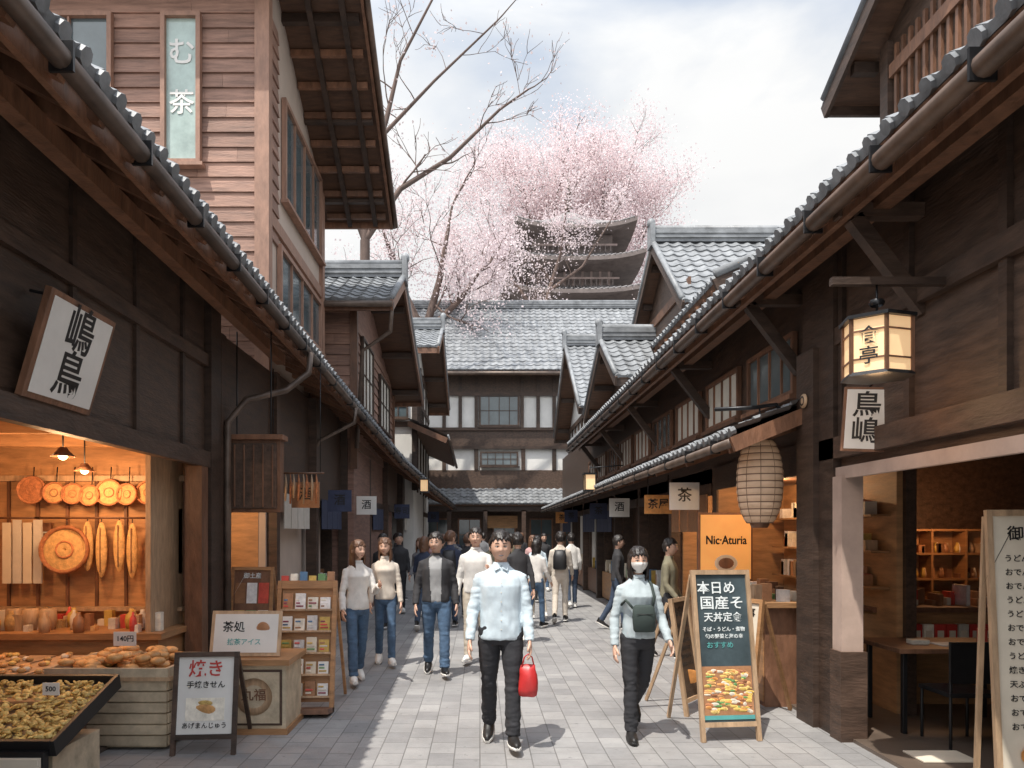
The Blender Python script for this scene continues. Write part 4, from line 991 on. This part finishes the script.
    for i,p in enumerate(b.parts['body']['v']): b.parts['body']['v'][i]=(p-V((0,0,zmin)))*sc
    ob=b.done((x,y,.004),math.radians(yaw))
    Rz=Matrix.Rotation(math.radians(yaw),3,'Z')
    return {s:V((x,y,.004))+Rz@((res[s]-V((0,0,zmin)))*sc) for s in res}
cm('shirt_paleblue',(.56,.65,.70)); cm('trouser_black',(.026,.026,.030)); cm('jacket_pale',(.40,.46,.48)); cm('bag_green',(.035,.05,.045)); cm('sweater_white',(.68,.65,.61)); cm('denim',(.065,.115,.19),.85,.35); cm('jacket_black',(.035,.034,.037)); cm('shirt_grey',(.32,.32,.32)); cm('beige_pants',(.48,.42,.34)); cm('cream_top',(.60,.53,.45)); cm('navy',(.03,.04,.075)); cm('grey_coat',(.18,.18,.19)); cm('khaki',(.20,.18,.12)); cm('pink_top',(.55,.33,.32)); cm('dark_denim',(.04,.06,.10)); cm('bag_black',(.02,.02,.022),.5); cm('bag_red',(.50,.03,.03),.4)
def ex_shirt(b,C,W):
    for i in range(6): b.ball('cream',(0,-.12*W-.004,.93+i*.075),(.005,.003,.005),6,4)
    for s in(-1,1): b.add([V((s*.004,-.070,1.428)),V((s*.050,-.082,1.405)),V((s*.070,-.035,1.458)),V((s*.03,-.058,1.472))],[(0,1,2,3)],'shirt_paleblue',True)
h=person('pedestrian_man',.17,6.05,1.73,0,False,'shirt_paleblue','trouser_black','ink','short','hair_black','skin',legs=(-8,16,12,4),arms=(3,14,20,6,10,18),vox=.008,fat=1.08,extra=ex_shirt,loose=1.08,wr=1.7,hem=.84,smile=True)
p=h[1]
b=B('red_shopping_bag'); 
b.tube('bag_red',[p+V((-.05,0,-.10)),p+V((-.03,0,-.02)),p+V((0,0,.005)),p+V((.03,0,-.02)),p+V((.05,0,-.10))],.006,6)
def bagr(z,w,d): return (p.x,p.y,p.z+z,w,d)
v,f=rings([bagr(-.33,.05,.03),bagr(-.32,.07,.045),bagr(-.27,.078,.05),bagr(-.22,.08,.05),bagr(-.16,.072,.045),bagr(-.12,.06,.03),bagr(-.08,.052,.016)],28); v=[q+V((noise.noise(q*22)*.016,noise.noise(q*19+V((5,0,0)))*.018,noise.noise(q*17)*.008)) for q in v]; b.add(v,f,'bag_red',True); b.done()
def ex_bag(b,C,W):
    v,f=rings([(.02,-.15,.97,.085,.03),(.02,-.155,.99,.10,.042),(.02,-.155,1.10,.105,.045),(.02,-.15,1.19,.095,.038),(.02,-.145,1.21,.07,.02)],20); b.add(v,f,'bag_green',True)
    b.tube('ink',[(-.05,-.197,1.13),(.09,-.197,1.13)],.003,5)
    b.tube('bag_green',[(.10,-.135,1.18),(.125,-.12,1.28),(.11,-.06,1.395),(.09,.0,1.425),(.05,.09,1.35)],(.013),6); b.tube('bag_green',[(-.07,-.14,1.18),(-.13,-.115,1.25),(-.155,-.03,1.2)],.012,6)
person('pedestrian_woman',1.34,6.28,1.63,4,True,'jacket_pale','trouser_black','ink','bob','hair_black','skin',legs=(6,2,-14,38),arms=(0,14,22,10,12,34),vox=.008,fat=1.05,mask=True,extra=ex_bag,sole='ink',loose=1.05,wr=1.7,hem=.90,twist=-6,headyaw=6)
person('pedestrian_woman',-1.42,8.55,1.64,22,True,'sweater_white','denim','white','long','hair_brown','skin',legs=(14,6,-10,16),arms=(10,12,30,18,12,95),vox=.010,headyaw=20,wr=1.4,loose=1.06,twist=6)
person('pedestrian_woman',-1.24,9.7,1.65,10,True,'cream_top','denim','white','long','hair_brown','skin',legs=(-8,14,12,6),vox=.0115,twist=-5,headyaw=-12)
person('pedestrian_man',-.53,9.0,1.72,5,False,'jacket_black','denim','steel','short','hair_black','skin2',legs=(-8,18,13,5),arms=(-4,14,30,-4,12,30),vox=.010,fat=1.08,inner=('shirt_grey',.065),wr=1.5,loose=1.08,twist=-6,headyaw=-10)
person('pedestrian_man',-.06,9.9,1.78,-6,False,'sweater_white','beige_pants','white','short','hair_black','skin',legs=(10,4,-8,14),arms=(4,12,20,20,10,95),vox=.0115,twist=5)
rp=random.Random(12)
def ex_pack(b,C,W):
    v,f=rings([(0,.15,1.0,.11,.05),(0,.17,1.03,.13,.075),(0,.17,1.25,.13,.075),(0,.15,1.36,.10,.05),(0,.13,1.38,.06,.02)],18); b.add(v,f,'bag_black',True)
    for s in(-1,1): b.tube('bag_black',[(s*.09,.11,1.34),(s*.10,.0,1.425),(s*.11,-.10,1.32),(s*.13,-.05,1.12),(s*.12,.1,1.05)],.014,6)
crowd=[(1.55,14.3,1.74,170,False,'cream_top','cream_top','short',1),(1.15,14.8,1.66,190,True,'shirt_paleblue','beige_pants','bob',0),(.60,11.6,1.72,200,False,'jacket_black','cream_top','short',0),
(1.02,13.4,1.60,150,True,'sweater_white','denim','bob',0),(-1.75,16,1.7,5,False,'jacket_black','trouser_black','short',0),(-1.25,15.5,1.62,-10,True,'grey_coat','dark_denim','long',0),(-.55,13.5,1.75,180,False,'navy','dark_denim','short',1),
(-.25,15,1.7,175,False,'jacket_black','trouser_black','short',0),(.25,14.2,1.68,0,False,'khaki','dark_denim','short',0),(-.9,18,1.68,180,False,'jacket_black','denim','short',0),(.5,17.5,1.72,185,False,'navy','trouser_black','short',0),
(1.3,18.5,1.65,10,True,'pink_top','trouser_black','long',0),(2.1,17,1.7,180,False,'sweater_white','dark_denim','short',0),(-1.3,20.5,1.6,0,True,'pink_top','trouser_black','bob',0),(-.3,20,1.72,180,False,'jacket_black','dark_denim','short',0),(.9,21.5,1.7,180,False,'khaki','trouser_black','short',0),
(1.9,22,1.7,0,False,'jacket_black','denim','short',0),(0.1,23.5,1.7,180,False,'grey_coat','trouser_black','short',0),(-.8,24,1.65,180,True,'navy','trouser_black','long',0),(1.4,25,1.7,180,False,'jacket_black','trouser_black','short',0),(-2.1,18.6,1.7,90,False,'jacket_black','trouser_black','short',0),(2.45,13.2,1.68,80,False,'jacket_black','dark_denim','short',0),(.55,25.5,1.65,0,True,'sweater_white','trouser_black','long',0),
(-1.0,13.2,1.66,175,True,'navy','dark_denim','bob',0),(-1.75,13.4,1.7,-20,False,'jacket_black','dark_denim','short',0),(2.6,10.2,1.66,60,False,'khaki','trouser_black','short',0),(-.6,17,1.7,180,False,'grey_coat','dark_denim','short',1),(-1.5,22.5,1.7,180,False,'navy','trouser_black','short',0)]
for (x,y,H,yaw,fem,t,p,hr,pk) in crowd:
    a=rp.uniform(8,17)*rp.choice([-1,1])
    person('pedestrian_woman' if fem else 'pedestrian_man',x,y,H,yaw,fem,t,p,'ink' if rp.random()<.5 else 'white',hr,rp.choice(['hair_black','hair_black','hair_brown']),'skin',legs=(a,8 if a>0 else 18,-a,18 if a>0 else 6),arms=(rp.uniform(-14,14),10,rp.uniform(8,45),rp.uniform(-14,14),10,rp.choice([10,25,90])),vox=.017,extra=ex_pack if pk else None,headyaw=rp.uniform(-35,35),twist=rp.uniform(-8,8))
# ------------------------------------------------------------ lights
def pt(name,loc,e,col=(1,.6,.3),r=.08):
    ld=D.lights.new(name,'POINT'); ld.energy=e; ld.color=col; ld.shadow_soft_size=r; o=D.objects.new(name,ld); o.location=loc; scene.collection.objects.link(o)
pt('pendant_light',(-3.98,7.3,2.25),40,(1,.55,.26)); pt('pendant_light',(-4.75,6.5,2.3),34,(1,.55,.26)); pt('pendant_light',(-3.55,6.2,2.25),22,(1,.55,.26))
pt('shelf_light',(5.2,8.2,1.95),16,(1,.5,.22)); pt('counter_light',(3.45,8.6,2.25),22); pt('lamp_light',(2.6,4.85,2.6),5)
d=V((.27,.36,-1)); sd=D.lights.new('sun','SUN'); sd.energy=5.0; sd.angle=math.radians(.5); sd.color=(1,.945,.86); so=D.objects.new('sun',sd); so.rotation_euler=d.to_track_quat('-Z','Y').to_euler(); so.location=(0,0,30); scene.collection.objects.link(so)
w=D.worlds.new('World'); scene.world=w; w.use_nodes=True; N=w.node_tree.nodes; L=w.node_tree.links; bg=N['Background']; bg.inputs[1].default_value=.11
sk=N.new('ShaderNodeTexSky'); sk.sky_type='NISHITA'; sk.sun_disc=False; sk.sun_elevation=math.radians(65.8); sk.sun_rotation=math.radians(216.9); sk.air_density=1; sk.dust_density=1
tc=N.new('ShaderNodeTexCoord'); mp=N.new('ShaderNodeMapping'); mp.inputs['Scale'].default_value=(1,1,2.2); L.new(tc.outputs['Generated'],mp.inputs[0])
nz=N.new('ShaderNodeTexNoise'); nz.inputs['Scale'].default_value=2.3; nz.inputs['Detail'].default_value=9; nz.inputs['Roughness'].default_value=.5; nz.inputs['Distortion'].default_value=.3; L.new(mp.outputs[0],nz.inputs['Vector'])
sx=N.new('ShaderNodeSeparateXYZ'); L.new(tc.outputs['Generated'],sx.inputs[0])
ma=N.new('ShaderNodeMath'); ma.operation='MULTIPLY_ADD'; ma.inputs[1].default_value=-1.35; ma.inputs[2].default_value=.62; L.new(sx.outputs['Z'],ma.inputs[0])
mc=N.new('ShaderNodeMath'); mc.operation='MAXIMUM'; mc.inputs[1].default_value=-.15; L.new(ma.outputs[0],mc.inputs[0])
ad=N.new('ShaderNodeMath'); ad.operation='ADD'; L.new(nz.outputs['Fac'],ad.inputs[0]); L.new(mc.outputs[0],ad.inputs[1])
rp_=N.new('ShaderNodeValToRGB'); rp_.color_ramp.elements[0].position=.36; rp_.color_ramp.elements[0].color=(.5,.5,.5,1); rp_.color_ramp.elements[1].position=.50; rp_.color_ramp.elements[1].color=(1,1,1,1); L.new(ad.outputs[0],rp_.inputs[0])
nb=N.new('ShaderNodeTexNoise'); nb.inputs['Scale'].default_value=3; nb.inputs['Detail'].default_value=8; L.new(mp.outputs[0],nb.inputs['Vector'])
rb=N.new('ShaderNodeValToRGB'); rb.color_ramp.elements[0].position=.30; rb.color_ramp.elements[0].color=(7.5,7.65,7.8,1); rb.color_ramp.elements[1].position=.60; rb.color_ramp.elements[1].color=(8.8,8.8,8.75,1); L.new(nb.outputs['Fac'],rb.inputs[0])
s2=N.new('ShaderNodeVectorMath'); s2.operation='MULTIPLY'; s2.inputs[1].default_value=(1.9,1.9,1.75); L.new(sk.outputs[0],s2.inputs[0])
mx=N.new('ShaderNodeMix'); mx.data_type='RGBA'; L.new(rp_.outputs[0],mx.inputs[0]); L.new(s2.outputs[0],mx.inputs[6]); L.new(rb.outputs[0],mx.inputs[7])
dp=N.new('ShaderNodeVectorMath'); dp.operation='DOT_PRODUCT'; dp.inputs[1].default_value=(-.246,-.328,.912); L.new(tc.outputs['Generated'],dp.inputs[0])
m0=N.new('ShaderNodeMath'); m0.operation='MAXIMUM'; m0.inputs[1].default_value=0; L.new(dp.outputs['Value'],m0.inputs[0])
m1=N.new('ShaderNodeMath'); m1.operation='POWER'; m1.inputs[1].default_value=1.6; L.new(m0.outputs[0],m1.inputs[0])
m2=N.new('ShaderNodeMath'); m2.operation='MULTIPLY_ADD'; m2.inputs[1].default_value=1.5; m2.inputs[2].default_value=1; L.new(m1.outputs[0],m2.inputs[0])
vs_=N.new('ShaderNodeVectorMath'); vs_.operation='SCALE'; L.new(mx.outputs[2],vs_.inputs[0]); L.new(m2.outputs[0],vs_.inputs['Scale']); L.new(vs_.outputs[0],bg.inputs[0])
# camera
cd=D.cameras.new('camera'); cd.sensor_width=36; cd.lens=26.02; cd.shift_x=.03125; cd.shift_y=.1445; cd.clip_end=2000; co=D.objects.new('camera',cd); co.location=(0,0,1.75); co.rotation_euler=(math.radians(90),0,0); scene.collection.objects.link(co); scene.camera=co
scene.view_settings.view_transform='Standard'; scene.view_settings.look='None'; scene.view_settings.exposure=0
